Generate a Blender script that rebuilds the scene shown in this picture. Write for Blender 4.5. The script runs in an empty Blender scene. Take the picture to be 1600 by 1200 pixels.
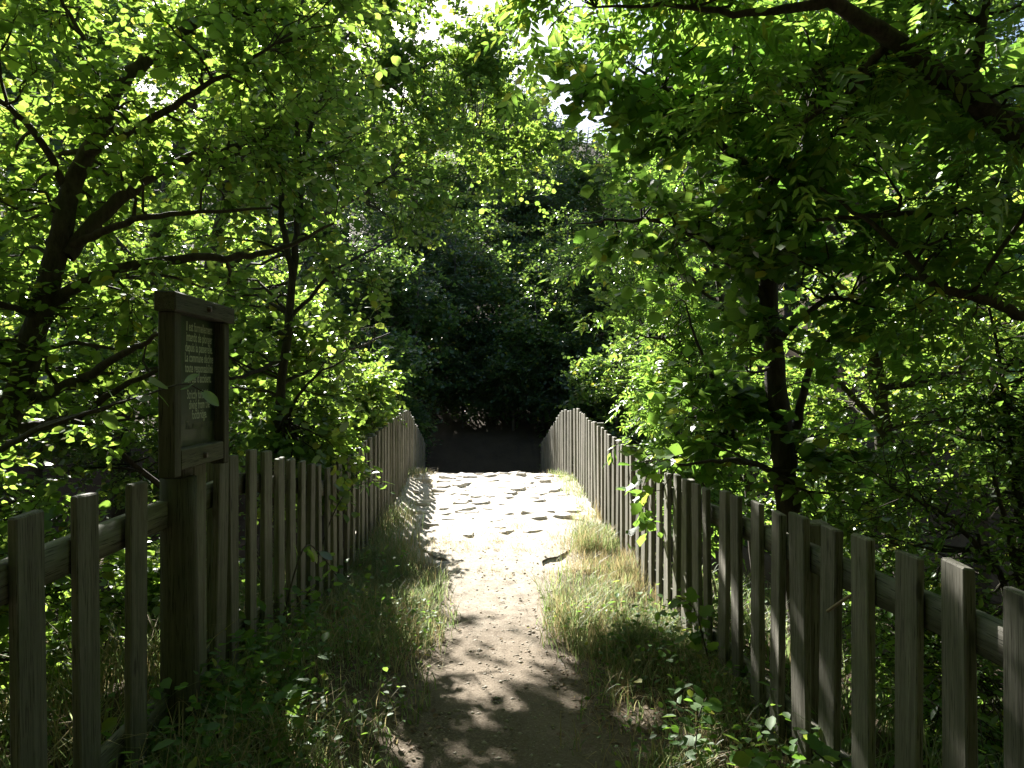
import bpy, bmesh, math, random
import numpy as np
from mathutils import Vector, Matrix

rng = np.random.default_rng(7)
random.seed(7)
S = bpy.context.scene
COL = S.collection
EYE = 1.62

# ------------------------------------------------------------------ camera
cd = bpy.data.cameras.new('camera')
cam = bpy.data.objects.new('camera', cd)
COL.objects.link(cam)
cam.location = (0, 0, EYE)
cam.rotation_euler = (math.radians(90), 0, 0)
cd.sensor_width = 36
cd.lens = 24.75
cd.shift_x = 35 / 1600
cd.clip_start = 0.05
cd.clip_end = 1000
S.camera = cam

# ------------------------------------------------------------------ sky and sun
SUN_EL, SUN_AZ = math.radians(35.0), math.radians(-20.0)      # azimuth from +Y, negative = towards -X
SUN = Vector((math.sin(SUN_AZ) * math.cos(SUN_EL), math.cos(SUN_AZ) * math.cos(SUN_EL), math.sin(SUN_EL)))
world = bpy.data.worlds.new('World')
S.world = world
world.use_nodes = True
wn = world.node_tree.nodes
bg = wn['Background']
sky = wn.new('ShaderNodeTexSky')
sky.sky_type = 'NISHITA'
sky.sun_disc = False
sky.sun_elevation = SUN_EL
sky.sun_rotation = SUN_AZ
sky.dust_density = 1.5
world.node_tree.links.new(sky.outputs['Color'], bg.inputs['Color'])
bg.inputs['Strength'].default_value = 0.05
sl = bpy.data.lights.new('sun', 'SUN')
sl.energy = 5.0
sl.angle = math.radians(0.53)
sl.color = (1.0, 0.965, 0.90)
so = bpy.data.objects.new('sun', sl)
COL.objects.link(so)
so.rotation_euler = SUN.to_track_quat('Z', 'Y').to_euler()

S.view_settings.view_transform = 'Standard'
S.view_settings.look = 'None'
S.view_settings.gamma = 1
S.view_settings.use_curve_mapping = False
S.view_settings.exposure = 2.3
S.render.engine = 'CYCLES'
cy = S.cycles
cy.max_bounces = 7
cy.diffuse_bounces = 3
cy.glossy_bounces = 2
cy.transmission_bounces = 5
cy.transparent_max_bounces = 4
cy.sample_clamp_indirect = 6
cy.use_denoising = True

# ------------------------------------------------------------------ materials
def mat(name):
    m = bpy.data.materials.new(name)
    m.use_nodes = True
    nt = m.node_tree
    for n in list(nt.nodes):
        nt.nodes.remove(n)
    out = nt.nodes.new('ShaderNodeOutputMaterial')
    return m, nt, out

def N(nt, t, **kw):
    n = nt.nodes.new(t)
    for k, v in kw.items():
        if k.startswith('i_'):
            n.inputs[k[2:].replace('_', ' ')].default_value = v
        else:
            setattr(n, k, v)
    return n

def ramp(nt, fac, stops):
    r = nt.nodes.new('ShaderNodeValToRGB')
    e = r.color_ramp.elements
    e[0].position, e[0].color = stops[0][0], (*stops[0][1], 1)
    e[1].position, e[1].color = stops[1][0], (*stops[1][1], 1)
    for p, c in stops[2:]:
        x = e.new(p)
        x.color = (*c, 1)
    nt.links.new(fac, r.inputs['Fac'])
    return r.outputs['Color']

def principled(nt, out, col=None, rough=0.8, spec=0.3):
    b = nt.nodes.new('ShaderNodeBsdfPrincipled')
    b.inputs['Roughness'].default_value = rough
    b.inputs['Specular IOR Level'].default_value = spec
    if col is not None:
        if isinstance(col, tuple):
            b.inputs['Base Color'].default_value = (*col, 1)
        else:
            nt.links.new(col, b.inputs['Base Color'])
    nt.links.new(b.outputs['BSDF'], out.inputs['Surface'])
    return b

def add_bump(nt, b, height, strength=0.4, dist=0.01):
    bp = nt.nodes.new('ShaderNodeBump')
    bp.inputs['Strength'].default_value = strength
    bp.inputs['Distance'].default_value = dist
    nt.links.new(height, bp.inputs['Height'])
    nt.links.new(bp.outputs['Normal'], b.inputs['Normal'])

def noise(nt, scale, detail=4, rough=0.6, vec=None, dim='3D'):
    n = nt.nodes.new('ShaderNodeTexNoise')
    n.inputs['Scale'].default_value = scale
    n.inputs['Detail'].default_value = detail
    n.inputs['Roughness'].default_value = rough
    if vec is not None:
        nt.links.new(vec, n.inputs['Vector'])
    return n.outputs['Fac']

def mixc(nt, fac, a, b, mode='MIX'):
    m = nt.nodes.new('ShaderNodeMix')
    m.data_type = 'RGBA'
    m.blend_type = mode
    for sock, v in ((m.inputs[0], fac), (m.inputs[6], a), (m.inputs[7], b)):
        if isinstance(v, tuple):
            sock.default_value = (*v, 1)
        elif isinstance(v, (int, float)):
            sock.default_value = v
        else:
            nt.links.new(v, sock)
    return m.outputs[2]

def math2(nt, op, a, b=0.0):
    m = nt.nodes.new('ShaderNodeMath')
    m.operation = op
    for i, v in enumerate((a, b)):
        if isinstance(v, (int, float)):
            m.inputs[i].default_value = v
        else:
            nt.links.new(v, m.inputs[i])
    return m.outputs[0]

def rand_value(nt):
    """one number for each loose piece of a mesh, shifted for each object"""
    g = nt.nodes.new('ShaderNodeNewGeometry')
    o = nt.nodes.new('ShaderNodeObjectInfo')
    return math2(nt, 'FRACT', math2(nt, 'ADD', g.outputs['Random Per Island'], math2(nt, 'MULTIPLY', o.outputs['Random'], 7.31)))

def leaf_material(name, front, trans, tmix=0.5, rough=0.38, spec=0.5, yellow=(0.5, 0.5, 0.06), yfrac=0.05):
    """front / trans: lists of colours from the darkest to the lightest leaf"""
    m, nt, out = mat(name)
    r = rand_value(nt)
    n = len(front)
    f = ramp(nt, r, [(i / (n - 1) * (1 - yfrac * 1.5), c) for i, c in enumerate(front)] + [(1.0, tuple(0.5 * v for v in yellow))])
    t = ramp(nt, r, [(i / (n - 1) * (1 - yfrac * 1.5), c) for i, c in enumerate(trans)] + [(1.0, yellow)])
    b = nt.nodes.new('ShaderNodeBsdfPrincipled')
    b.inputs['Roughness'].default_value = rough
    b.inputs['Specular IOR Level'].default_value = spec
    nt.links.new(f, b.inputs['Base Color'])
    tr = nt.nodes.new('ShaderNodeBsdfTranslucent')
    nt.links.new(t, tr.inputs['Color'])
    mx = nt.nodes.new('ShaderNodeMixShader')
    mx.inputs[0].default_value = tmix
    nt.links.new(b.outputs[0], mx.inputs[1])
    nt.links.new(tr.outputs[0], mx.inputs[2])
    nt.links.new(mx.outputs[0], out.inputs['Surface'])
    return m

M = {}
M['leaf_alder'] = leaf_material('alder_leaf', [(0.035, 0.085, 0.025), (0.05, 0.11, 0.03), (0.075, 0.14, 0.04)],
                                [(0.19, 0.33, 0.045), (0.29, 0.45, 0.06), (0.41, 0.57, 0.09)])
M['leaf_ash'] = leaf_material('ash_leaf', [(0.04, 0.10, 0.02), (0.06, 0.13, 0.024), (0.08, 0.15, 0.03)],
                              [(0.175, 0.34, 0.045), (0.265, 0.45, 0.06), (0.37, 0.56, 0.09)])
M['leaf_maple'] = leaf_material('maple_leaf', [(0.035, 0.085, 0.016), (0.05, 0.11, 0.02), (0.07, 0.14, 0.028)],
                                [(0.155, 0.33, 0.04), (0.24, 0.43, 0.055), (0.345, 0.54, 0.08)])
M['leaf_far'] = leaf_material('far_leaf', [(0.035, 0.075, 0.025), (0.05, 0.10, 0.03), (0.07, 0.13, 0.035)],
                              [(0.16, 0.30, 0.04), (0.24, 0.40, 0.06), (0.34, 0.50, 0.08)], rough=0.3, tmix=0.42)
M['leaf_dark'] = leaf_material('evergreen_leaf', [(0.03, 0.065, 0.024), (0.042, 0.085, 0.03), (0.058, 0.105, 0.036)],
                               [(0.10, 0.20, 0.04), (0.16, 0.28, 0.05), (0.26, 0.38, 0.06)], rough=0.34, tmix=0.4, yfrac=0.02)
M['leaf_weed'] = leaf_material('weed_leaf', [(0.04, 0.10, 0.02), (0.06, 0.13, 0.03), (0.09, 0.16, 0.045)],
                               [(0.18, 0.38, 0.04), (0.26, 0.46, 0.06), (0.34, 0.52, 0.08)], tmix=0.42, rough=.55, spec=.3)
M['grass'] = leaf_material('green_grass_blade', [(0.055, 0.09, 0.03), (0.09, 0.13, 0.045), (0.17, 0.19, 0.09)],
                           [(0.20, 0.32, 0.08), (0.31, 0.42, 0.14), (0.44, 0.50, 0.24)], tmix=0.4, rough=0.5, spec=0.35,
                           yellow=(0.5, 0.42, 0.2), yfrac=0.1)
M['dry_grass'] = leaf_material('dry_grass_blade', [(0.28, 0.21, 0.10), (0.36, 0.28, 0.14), (0.45, 0.37, 0.20)],
                               [(0.42, 0.33, 0.15), (0.50, 0.40, 0.20), (0.58, 0.48, 0.26)], tmix=0.35, rough=0.6, spec=0.2,
                               yellow=(0.30, 0.40, 0.12), yfrac=0.1)
M['litter'] = leaf_material('dead_leaf', [(0.10, 0.06, 0.03), (0.17, 0.11, 0.06), (0.26, 0.19, 0.11)],
                            [(0.12, 0.07, 0.03), (0.2, 0.12, 0.06), (0.28, 0.2, 0.1)], tmix=0.2, rough=0.6, spec=0.25,
                            yellow=(0.35, 0.3, 0.18))

def wood_material(name, dark, light, green, scale=1.0, gmix=0.5):
    m, nt, out = mat(name)
    tc = nt.nodes.new('ShaderNodeTexCoord')
    oi = nt.nodes.new('ShaderNodeObjectInfo')
    ad = N(nt, 'ShaderNodeVectorMath', operation='ADD')
    nt.links.new(tc.outputs['Object'], ad.inputs[0])
    cmb = nt.nodes.new('ShaderNodeCombineXYZ')
    for i, k in enumerate((13.0, 7.0, 5.0)):
        nt.links.new(math2(nt, 'MULTIPLY', oi.outputs['Random'], k), cmb.inputs[i])
    nt.links.new(cmb.outputs[0], ad.inputs[1])
    mp = nt.nodes.new('ShaderNodeMapping')
    mp.inputs['Scale'].default_value = (34 * scale, 34 * scale, 1.3 * scale)
    nt.links.new(ad.outputs[0], mp.inputs['Vector'])
    grain = noise(nt, 1.6, 6, 0.65, mp.outputs[0])
    fine = noise(nt, 7.0, 3, 0.6, mp.outputs[0])
    c = ramp(nt, grain, [(0.28, dark), (0.72, light)])
    c = mixc(nt, ramp(nt, fine, [(0.36, (1, 1, 1)), (0.44, (0, 0, 0))]), c, tuple(0.45 * v for v in dark))
    alg = ramp(nt, noise(nt, 5.0, 4, 0.6, ad.outputs[0]), [(0.42, (0, 0, 0)), (0.7, (1, 1, 1))])
    c = mixc(nt, math2(nt, 'MULTIPLY', alg, gmix), c, green)
    tone = math2(nt, 'ADD', math2(nt, 'MULTIPLY', oi.outputs['Random'], 0.5), 0.75)
    hv = nt.nodes.new('ShaderNodeHueSaturation')
    nt.links.new(tone, hv.inputs['Value'])
    nt.links.new(c, hv.inputs['Color'])
    # knots
    vo = nt.nodes.new('ShaderNodeTexVoronoi')
    vo.inputs['Scale'].default_value = 1.0
    mp2 = nt.nodes.new('ShaderNodeMapping')
    mp2.inputs['Scale'].default_value = (9, 9, 3.2)
    nt.links.new(ad.outputs[0], mp2.inputs['Vector'])
    nt.links.new(mp2.outputs[0], vo.inputs['Vector'])
    kn = ramp(nt, vo.outputs['Distance'], [(0.07, (1, 1, 1)), (0.12, (0, 0, 0))])
    c2 = mixc(nt, math2(nt, 'MULTIPLY', kn, 0.75), hv.outputs[0], tuple(0.3 * v for v in dark))
    b = principled(nt, out, c2, 0.78, 0.25)
    add_bump(nt, b, math2(nt, 'ADD', grain, math2(nt, 'MULTIPLY', fine, 0.5)), 0.5, 0.004)
    return m

M['wood'] = wood_material('weathered_wood', (0.092, 0.084, 0.064), (0.25, 0.236, 0.196), (0.08, 0.093, 0.05))
M['sign_wood'] = wood_material('stained_sign_wood', (0.05, 0.046, 0.032), (0.125, 0.118, 0.08), (0.055, 0.062, 0.034))

def bark_material(name, a, b_, moss):
    m, nt, out = mat(name)
    tc = nt.nodes.new('ShaderNodeTexCoord')
    mp = nt.nodes.new('ShaderNodeMapping')
    mp.inputs['Scale'].default_value = (1, 1, 0.35)
    nt.links.new(tc.outputs['Object'], mp.inputs['Vector'])
    n1 = noise(nt, 28, 6, 0.7, mp.outputs[0])
    n2 = noise(nt, 5, 4, 0.6, tc.outputs['Object'])
    c = ramp(nt, n1, [(0.3, a), (0.7, b_)])
    c = mixc(nt, ramp(nt, n2, [(0.5, (0, 0, 0)), (0.75, (0.6, 0.6, 0.6))]), c, moss)
    b = principled(nt, out, c, 0.85, 0.25)
    add_bump(nt, b, n1, 0.8, 0.015)
    return m

M['bark'] = bark_material('alder_bark', (0.025, 0.02, 0.015), (0.085, 0.07, 0.052), (0.04, 0.05, 0.022))
M['bark_far'] = bark_material('far_bark', (0.06, 0.05, 0.045), (0.18, 0.16, 0.14), (0.08, 0.09, 0.05))

def soil_material(name, cols, bump=0.6, grain=60):
    m, nt, out = mat(name)
    tc = nt.nodes.new('ShaderNodeTexCoord')
    n1 = noise(nt, 1.7, 6, 0.6, tc.outputs['Object'])
    n2 = noise(nt, grain, 5, 0.7, tc.outputs['Object'])
    c = ramp(nt, n1, [(0.3, cols[0]), (0.7, cols[1])])
    c = mixc(nt, ramp(nt, n2, [(0.45, (0, 0, 0)), (0.68, (0.8, 0.8, 0.8))]), c, cols[2])
    vo = nt.nodes.new('ShaderNodeTexVoronoi')
    vo.inputs['Scale'].default_value = grain * 0.9
    nt.links.new(tc.outputs['Object'], vo.inputs['Vector'])
    b = principled(nt, out, c, 0.95, 0.15)
    add_bump(nt, b, math2(nt, 'ADD', n2, math2(nt, 'MULTIPLY', vo.outputs['Distance'], 0.7)), bump, 0.012)
    return m

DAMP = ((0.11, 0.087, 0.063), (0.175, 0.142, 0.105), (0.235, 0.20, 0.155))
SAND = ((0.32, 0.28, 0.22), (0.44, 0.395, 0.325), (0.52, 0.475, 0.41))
HUMUS = ((0.045, 0.034, 0.021), (0.08, 0.06, 0.038), (0.12, 0.092, 0.06))

def trodden_material(name, verge):
    """damp earth under the trees turning to dry sand towards the bridge; leaf mould away from the trodden line"""
    m, nt, out = mat(name)
    tc = nt.nodes.new('ShaderNodeTexCoord')
    o = tc.outputs['Object']
    sp = nt.nodes.new('ShaderNodeSeparateXYZ')
    nt.links.new(o, sp.inputs[0])
    n1 = noise(nt, 1.7, 6, 0.6, o)
    n2 = noise(nt, 75, 5, 0.75, o)
    n3 = noise(nt, 9, 5, 0.65, o)
    def tone(c):
        q = ramp(nt, n1, [(0.3, c[0]), (0.7, c[1])])
        q = mixc(nt, ramp(nt, n2, [(0.47, (0, 0, 0)), (0.66, (0.85, 0.85, 0.85))]), q, c[2])
        return mixc(nt, ramp(nt, n3, [(0.28, (0.5, 0.5, 0.5)), (0.42, (0, 0, 0))]), q, tuple(.65 * v for v in c[0]))
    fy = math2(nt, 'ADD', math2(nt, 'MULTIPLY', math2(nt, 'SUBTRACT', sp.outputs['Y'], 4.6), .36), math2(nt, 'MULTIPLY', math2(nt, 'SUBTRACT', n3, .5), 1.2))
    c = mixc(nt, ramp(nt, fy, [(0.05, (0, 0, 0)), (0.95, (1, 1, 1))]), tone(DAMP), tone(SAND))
    if verge:
        fx = math2(nt, 'ADD', math2(nt, 'ABSOLUTE', math2(nt, 'SUBTRACT', sp.outputs['X'], .06)), math2(nt, 'MULTIPLY', math2(nt, 'SUBTRACT', n3, .5), 1.5))
        far = math2(nt, 'MULTIPLY', math2(nt, 'SUBTRACT', sp.outputs['Y'], 9.0), .5)
        f = ramp(nt, math2(nt, 'MAXIMUM', fx, far), [(0.35, (0, 0, 0)), (0.95, (1, 1, 1))])
        c = mixc(nt, f, c, tone(HUMUS))
    vo = nt.nodes.new('ShaderNodeTexVoronoi')
    vo.inputs['Scale'].default_value = 80
    nt.links.new(o, vo.inputs['Vector'])
    b = principled(nt, out, c, 0.95, 0.12)
    add_bump(nt, b, math2(nt, 'ADD', math2(nt, 'ADD', n2, n3), math2(nt, 'MULTIPLY', vo.outputs['Distance'], 0.5)), 0.7, 0.012)
    return m

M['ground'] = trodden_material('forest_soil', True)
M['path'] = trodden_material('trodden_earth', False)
M['deck'] = soil_material('sandy_deck', ((0.37, 0.33, 0.27), (0.50, 0.455, 0.39), (0.56, 0.52, 0.46)), 0.8, 45)

def stone_material(name, a, b_):
    m, nt, out = mat(name)
    tc = nt.nodes.new('ShaderNodeTexCoord')
    oi = nt.nodes.new('ShaderNodeObjectInfo')
    n1 = noise(nt, 9, 6, 0.65, tc.outputs['Object'])
    n2 = noise(nt, 70, 4, 0.7, tc.outputs['Object'])
    c = ramp(nt, n1, [(0.3, a), (0.7, b_)])
    hv = nt.nodes.new('ShaderNodeHueSaturation')
    nt.links.new(math2(nt, 'ADD', math2(nt, 'MULTIPLY', oi.outputs['Random'], 0.4), 0.8), hv.inputs['Value'])
    nt.links.new(c, hv.inputs['Color'])
    b = principled(nt, out, hv.outputs[0], 0.85, 0.25)
    add_bump(nt, b, math2(nt, 'ADD', n1, math2(nt, 'MULTIPLY', n2, 0.4)), 0.6, 0.012)
    return m

M['stone'] = stone_material('worn_paving_stone', (0.43, 0.39, 0.34), (0.60, 0.56, 0.50))
M['masonry'] = stone_material('bridge_masonry', (0.20, 0.17, 0.14), (0.36, 0.32, 0.27))
M['gravel'] = stone_material('pebble', (0.30, 0.26, 0.20), (0.50, 0.45, 0.38))

m, nt, out = mat('river_water')
b = principled(nt, out, (0.02, 0.035, 0.025), 0.08, 0.5)
add_bump(nt, b, noise(nt, 6, 3), 0.3, 0.02)
M['water'] = m

m, nt, out = mat('sign_panel_paint')
tc = nt.nodes.new('ShaderNodeTexCoord')
sx = nt.nodes.new('ShaderNodeSeparateXYZ')
nt.links.new(tc.outputs['Object'], sx.inputs[0])
g = math2(nt, 'ADD', math2(nt, 'ADD', math2(nt, 'MULTIPLY', sx.outputs['Z'], -2.6), .35), math2(nt, 'MULTIPLY', noise(nt, 9, 5, 0.65), 0.9))
grime = ramp(nt, g, [(0.45, (0, 0, 0)), (1.1, (1, 1, 1))])
c = mixc(nt, grime, (0.010, 0.020, 0.015), (0.085, 0.09, 0.06))
principled(nt, out, c, 0.45, 0.4)
M['panel'] = m
m, nt, out = mat('faded_sign_lettering')
tc = nt.nodes.new('ShaderNodeTexCoord')
c = ramp(nt, noise(nt, 16, 4, 0.6), [(0.3, (0.24, 0.27, 0.19)), (0.65, (0.60, 0.63, 0.5))])
principled(nt, out, c, 0.7, 0.2)
M['letters'] = m
m, nt, out = mat('worn_off_lettering')
c = ramp(nt, noise(nt, 26, 4, 0.6), [(0.4, (0.09, 0.095, 0.065)), (0.7, (0.20, 0.20, 0.15))])
principled(nt, out, c, 0.7, 0.2)
M['letters_worn'] = m
m, nt, out = mat('rusty_bolt')
principled(nt, out, (0.10, 0.075, 0.055), 0.5, 0.5).inputs['Metallic'].default_value = 0.6
M['bolt'] = m
m, nt, out = mat('flower_white')
principled(nt, out, (0.75, 0.75, 0.68), 0.6, 0.3)
M['flower'] = m
m, nt, out = mat('dry_twig')
principled(nt, out, (0.32, 0.25, 0.17), 0.8, 0.2)
M['twig'] = m

# ------------------------------------------------------------------ object helpers
def link(o, parent=None):
    COL.objects.link(o)
    if parent is not None:
        o.parent = parent
    return o

def tag(o, label=None, cat=None, group=None, kind=None):
    for k, v in (('label', label), ('category', cat), ('group', group), ('kind', kind)):
        if v:
            o[k] = v
    return o

def empty(name, loc):
    o = bpy.data.objects.new(name, None)
    o.empty_display_size = 0.2
    link(o)
    o.location = loc
    return o

def np_mesh(name, V, F, material, smooth=False):
    """V (n,3); F list of int arrays (m,k)"""
    me = bpy.data.meshes.new(name)
    V = np.asarray(V, np.float32)
    me.vertices.add(len(V))
    me.vertices.foreach_set('co', V.ravel())
    loops = np.concatenate([np.asarray(f, np.int32).ravel() for f in F])
    counts = np.concatenate([np.full(len(f), np.asarray(f).shape[1], np.int32) for f in F])
    starts = np.concatenate([[0], np.cumsum(counts)[:-1]]).astype(np.int32)
    me.loops.add(len(loops))
    me.loops.foreach_set('vertex_index', loops)
    me.polygons.add(len(counts))
    me.polygons.foreach_set('loop_start', starts)
    if smooth:
        me.polygons.foreach_set('use_smooth', np.ones(len(counts), bool))
    me.update(calc_edges=True)
    me.materials.append(material)
    return me

def obj(name, me, parent=None, loc=(0, 0, 0)):
    o = bpy.data.objects.new(name, me)
    link(o, parent)
    o.location = loc
    return o

def box_mesh(name, sx, sy, sz, material, bevel=0.0, jitter=0.0, z0=True):
    bm = bmesh.new()
    bmesh.ops.create_cube(bm, size=1)
    for v in bm.verts:
        v.co = Vector((v.co.x * sx, v.co.y * sy, (v.co.z + (0.5 if z0 else 0)) * sz))
        if jitter:
            v.co += Vector([random.uniform(-jitter, jitter) for _ in range(3)])
    if bevel:
        bmesh.ops.bevel(bm, geom=bm.edges[:], offset=bevel, segments=1, affect='EDGES')
    me = bpy.data.meshes.new(name)
    bm.to_mesh(me)
    bm.free()
    me.materials.append(material)
    return me

def copy_tree(o, parent=None):
    c = o.copy()
    link(c)
    c.parent = parent
    for ch in [x for x in o.children]:
        copy_tree(ch, c)
    return c

def catmull(P, n):
    P = np.asarray(P, float)
    if len(P) == 2:
        t = np.linspace(0, 1, n)[:, None]
        return P[0] * (1 - t) + P[1] * t
    Q = np.vstack([2 * P[0] - P[1], P, 2 * P[-1] - P[-2]])
    k = len(P) - 1
    u = np.linspace(0, k - 1e-6, n)
    i = u.astype(int)
    t = (u - i)[:, None]
    p0, p1, p2, p3 = Q[i], Q[i + 1], Q[i + 2], Q[i + 3]
    return 0.5 * (2 * p1 + (p2 - p0) * t + (2 * p0 - 5 * p1 + 4 * p2 - p3) * t ** 2 + (3 * p1 - p0 - 3 * p2 + p3) * t ** 3)

def norm(a):
    return a / np.maximum(np.linalg.norm(a, axis=-1, keepdims=True), 1e-9)

def tubes(curves, sides):
    """curves: (m,k,4) arrays of x,y,z,r  -> V, F"""
    C = np.asarray(curves, float)
    m_, k = C.shape[:2]
    P, R = C[..., :3], C[..., 3]
    T = np.empty_like(P)
    T[:, 1:-1] = P[:, 2:] - P[:, :-2]
    T[:, 0] = P[:, 1] - P[:, 0]
    T[:, -1] = P[:, -1] - P[:, -2]
    T = norm(T)
    ref = np.where(np.abs(T[:, :1, 2:3]) > 0.85, np.array([1.0, 0, 0]), np.array([0, 0, 1.0]))
    ref = np.broadcast_to(ref, T.shape)
    A = norm(np.cross(T, ref))
    B = np.cross(T, A)
    ang = np.arange(sides) * 2 * np.pi / sides
    V = P[:, :, None] + R[:, :, None, None] * (A[:, :, None] * np.cos(ang)[None, None, :, None] + B[:, :, None] * np.sin(ang)[None, None, :, None])
    V = V.reshape(-1, 3)
    base = (np.arange(m_) * k * sides)[:, None, None] + (np.arange(k - 1) * sides)[None, :, None]
    j = np.arange(sides)[None, None, :]
    a = base + j
    b_ = base + (j + 1) % sides
    F = np.stack([a, b_, b_ + sides, a + sides], -1).reshape(-1, 4)
    return V, F

def cat_meshes(parts):
    V, F, off = [], [], 0
    for v, f in parts:
        V.append(v)
        F.append(f + off)
        off += len(v)
    return np.vstack(V), np.vstack(F)

# ------------------------------------------------------------------ the lie of the land
_py = np.array([-8, 0, 2, 3.23, 4.45, 5.34, 6, 6.85, 8.25, 10.6, 11.3, 11.9, 14.85, 17, 22, 80])
_pz = np.array([.02, .02, -.007, -.053, -.115, -.145, -.14, -.09, -.01, .145, .155, .08, -.60, -.95, -1.0, -1.0])
_yy = np.linspace(-8, 40, 961)
_zz = np.interp(_yy, _py, _pz)
_k = np.hanning(13)
_zz = np.convolve(np.pad(_zz, 6, mode='edge'), _k / _k.sum(), 'valid')

def zpath(y):
    return np.interp(y, _yy, _zz)

def xc(y):
    return np.interp(y, [-8, 10.6, 11.85, 14.85, 20], [.035, .035, -.065, -.125, -.25])

def sstep(a, b, x):
    t = np.clip((x - a) / (b - a), 0, 1)
    return t * t * (3 - 2 * t)

def left_bank(y):
    return np.interp(y, [-8, 1.9, 3.7, 4.2, 4.9, 5.4, 6], [.15, .167, .235, .19, .10, .025, 0])

def wob(x, y):
    return 0.5 * np.sin(1.3 * x + 0.7 * y) + 0.3 * np.sin(2.9 * x - 1.7 * y + 1) + 0.2 * np.sin(5.1 * y + 3.3 * x + 2)

def hill(x, y):
    h = np.where(y > 21, (y - 21) * 0.50, 0.0) * sstep(20, 26, y)
    h = h + sstep(17.4, 21, y) * 1.15
    h = h + np.clip((-4.5 - y) * .75, 0, 13) + np.clip((np.abs(x) - 13) * .6, 0, 12) * (1 - sstep(24, 40, y))  # ground raised behind the viewpoint and far to both sides to block low skylight
    return h + 0.25 * wob(x * 0.5, y * 0.5) * sstep(19, 24, y)

def gz(x, y):
    x = np.asarray(x, float)
    y = np.asarray(y, float)
    d = x - xc(y)
    z = zpath(np.clip(y, -8, 40)) + left_bank(y) * sstep(-0.35, -1.05, d) * 1.0
    side = np.maximum(np.abs(d) - 1.75, 0)
    fall = np.minimum(0.32 * side, 1.6) * (1 - sstep(17, 20, y))
    z = z - fall
    rav = sstep(6.6, 8.6, y + 0.25 * wob(x, 0.0)) * (1 - sstep(13.6, 16.0, y + 0.3 * wob(x, 3.0)))
    z = z * (1 - rav) + rav * -4.8
    z = z + hill(x, y)
    z = z + 0.035 * wob(x * 1.7, y * 1.7) * sstep(0.5, 1.0, np.abs(d)) + 0.12 * wob(x * .8, y * .8) * sstep(1.8, 3.5, np.abs(d))
    return z

xs = np.unique(np.concatenate([np.linspace(-3.5, 3.5, 71), np.linspace(-14, 14, 71), np.linspace(-120, 120, 49)]))
ys = np.unique(np.concatenate([np.linspace(-3, 20, 140), np.linspace(-60, 180, 81)]))
X, Y = np.meshgrid(xs, ys)
Z = gz(X, np.minimum(Y, 75))
V = np.stack([X, Y, Z], -1).reshape(-1, 3)
nx = len(xs)
ii = (np.arange(len(ys) - 1)[:, None] * nx + np.arange(nx - 1)[None]).ravel()
ground = obj('ground', np_mesh('ground', V, [np.stack([ii, ii + 1, ii + 1 + nx, ii + nx], -1)], M['ground'], True))
tag(ground, 'brown forest soil sloping down to the river on both sides', 'ground', kind='structure')

# trodden path, a draped sheet with a ragged edge
def path_half(y):
    return np.interp(y, [-4, 2, 3.3, 4.6, 5.4, 6.9, 7.6, 9], [.55, .42, .37, .30, .30, .56, .92, 1.1])
py_ = np.linspace(-4, 8.6, 210)
u = np.linspace(-1, 1, 25)
edge = 1 + 0.10 * np.sin(py_ * 5.3) + 0.08 * np.sin(py_ * 11.7 + 1) + 0.05 * rng.standard_normal(210)
PX = xc(py_)[:, None] + 0.03 + 0.05 * np.sin(py_ * 0.9)[:, None] + u[None] * (path_half(py_) * edge)[:, None]
PY = np.repeat(py_[:, None], 25, 1)
PZ = zpath(PY) + 0.012 + 0.0035 * rng.standard_normal(PX.shape) * (1 - np.abs(u)[None] ** 4) - 0.014 * np.abs(u)[None] ** 6
ii = (np.arange(209)[:, None] * 25 + np.arange(24)[None]).ravel()
path = obj('path', np_mesh('path', np.stack([PX, PY, PZ], -1).reshape(-1, 3), [np.stack([ii, ii + 1, ii + 26, ii + 25], -1)], M['path'], True))
tag(path, 'narrow trodden earth path leading onto the bridge', 'path', kind='structure')

wx = np.linspace(-90, 90, 40)
wy = np.linspace(6.5, 16.5, 12)
X, Y = np.meshgrid(wx, wy)
ii = (np.arange(11)[:, None] * 40 + np.arange(39)[None]).ravel()
river = obj('river', np_mesh('river', np.stack([X, Y, 0 * X - 4.1], -1).reshape(-1, 3), [np.stack([ii, ii + 1, ii + 41, ii + 40], -1)], M['water'], True))
tag(river, 'dark river running under the stone footbridge', 'river', kind='structure')

# ------------------------------------------------------------------ stone bridge
bridge = empty('stone_bridge', (0, 11, -4.5))
tag(bridge, 'humped stone footbridge with rough sunlit paving between two picket fences', 'bridge')
B0 = np.array([0, 11, -4.5])
yb = np.linspace(6.6, 16.4, 80)
ub = np.linspace(-1.55, 1.55, 29)
TX = xc(yb)[:, None] + ub[None]
TY = np.repeat(yb[:, None], 29, 1)
dip = -0.04 * (ub / 1.5)[None] ** 2
TZ = zpath(TY) + dip + 0.008 * rng.standard_normal(TX.shape) + 0.012 * wob(TX * 3, TY * 3) - 0.03 + 0.03 * sstep(6.6, 7.6, TY) + 0.024 * sstep(7, 8, TY)
ii = (np.arange(79)[:, None] * 29 + np.arange(28)[None]).ravel()
deck_z = lambda x, y: zpath(y) - 0.04 * ((x - xc(y)) / 1.5) ** 2 + 0.012 * wob(x * 3, y * 3) + 0.02
obj('deck_surface', np_mesh('deck_surface', np.stack([TX, TY, TZ], -1).reshape(-1, 3) - B0,
    [np.stack([ii, ii + 1, ii + 30, ii + 29], -1)], M['deck'], True), bridge, )
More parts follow.
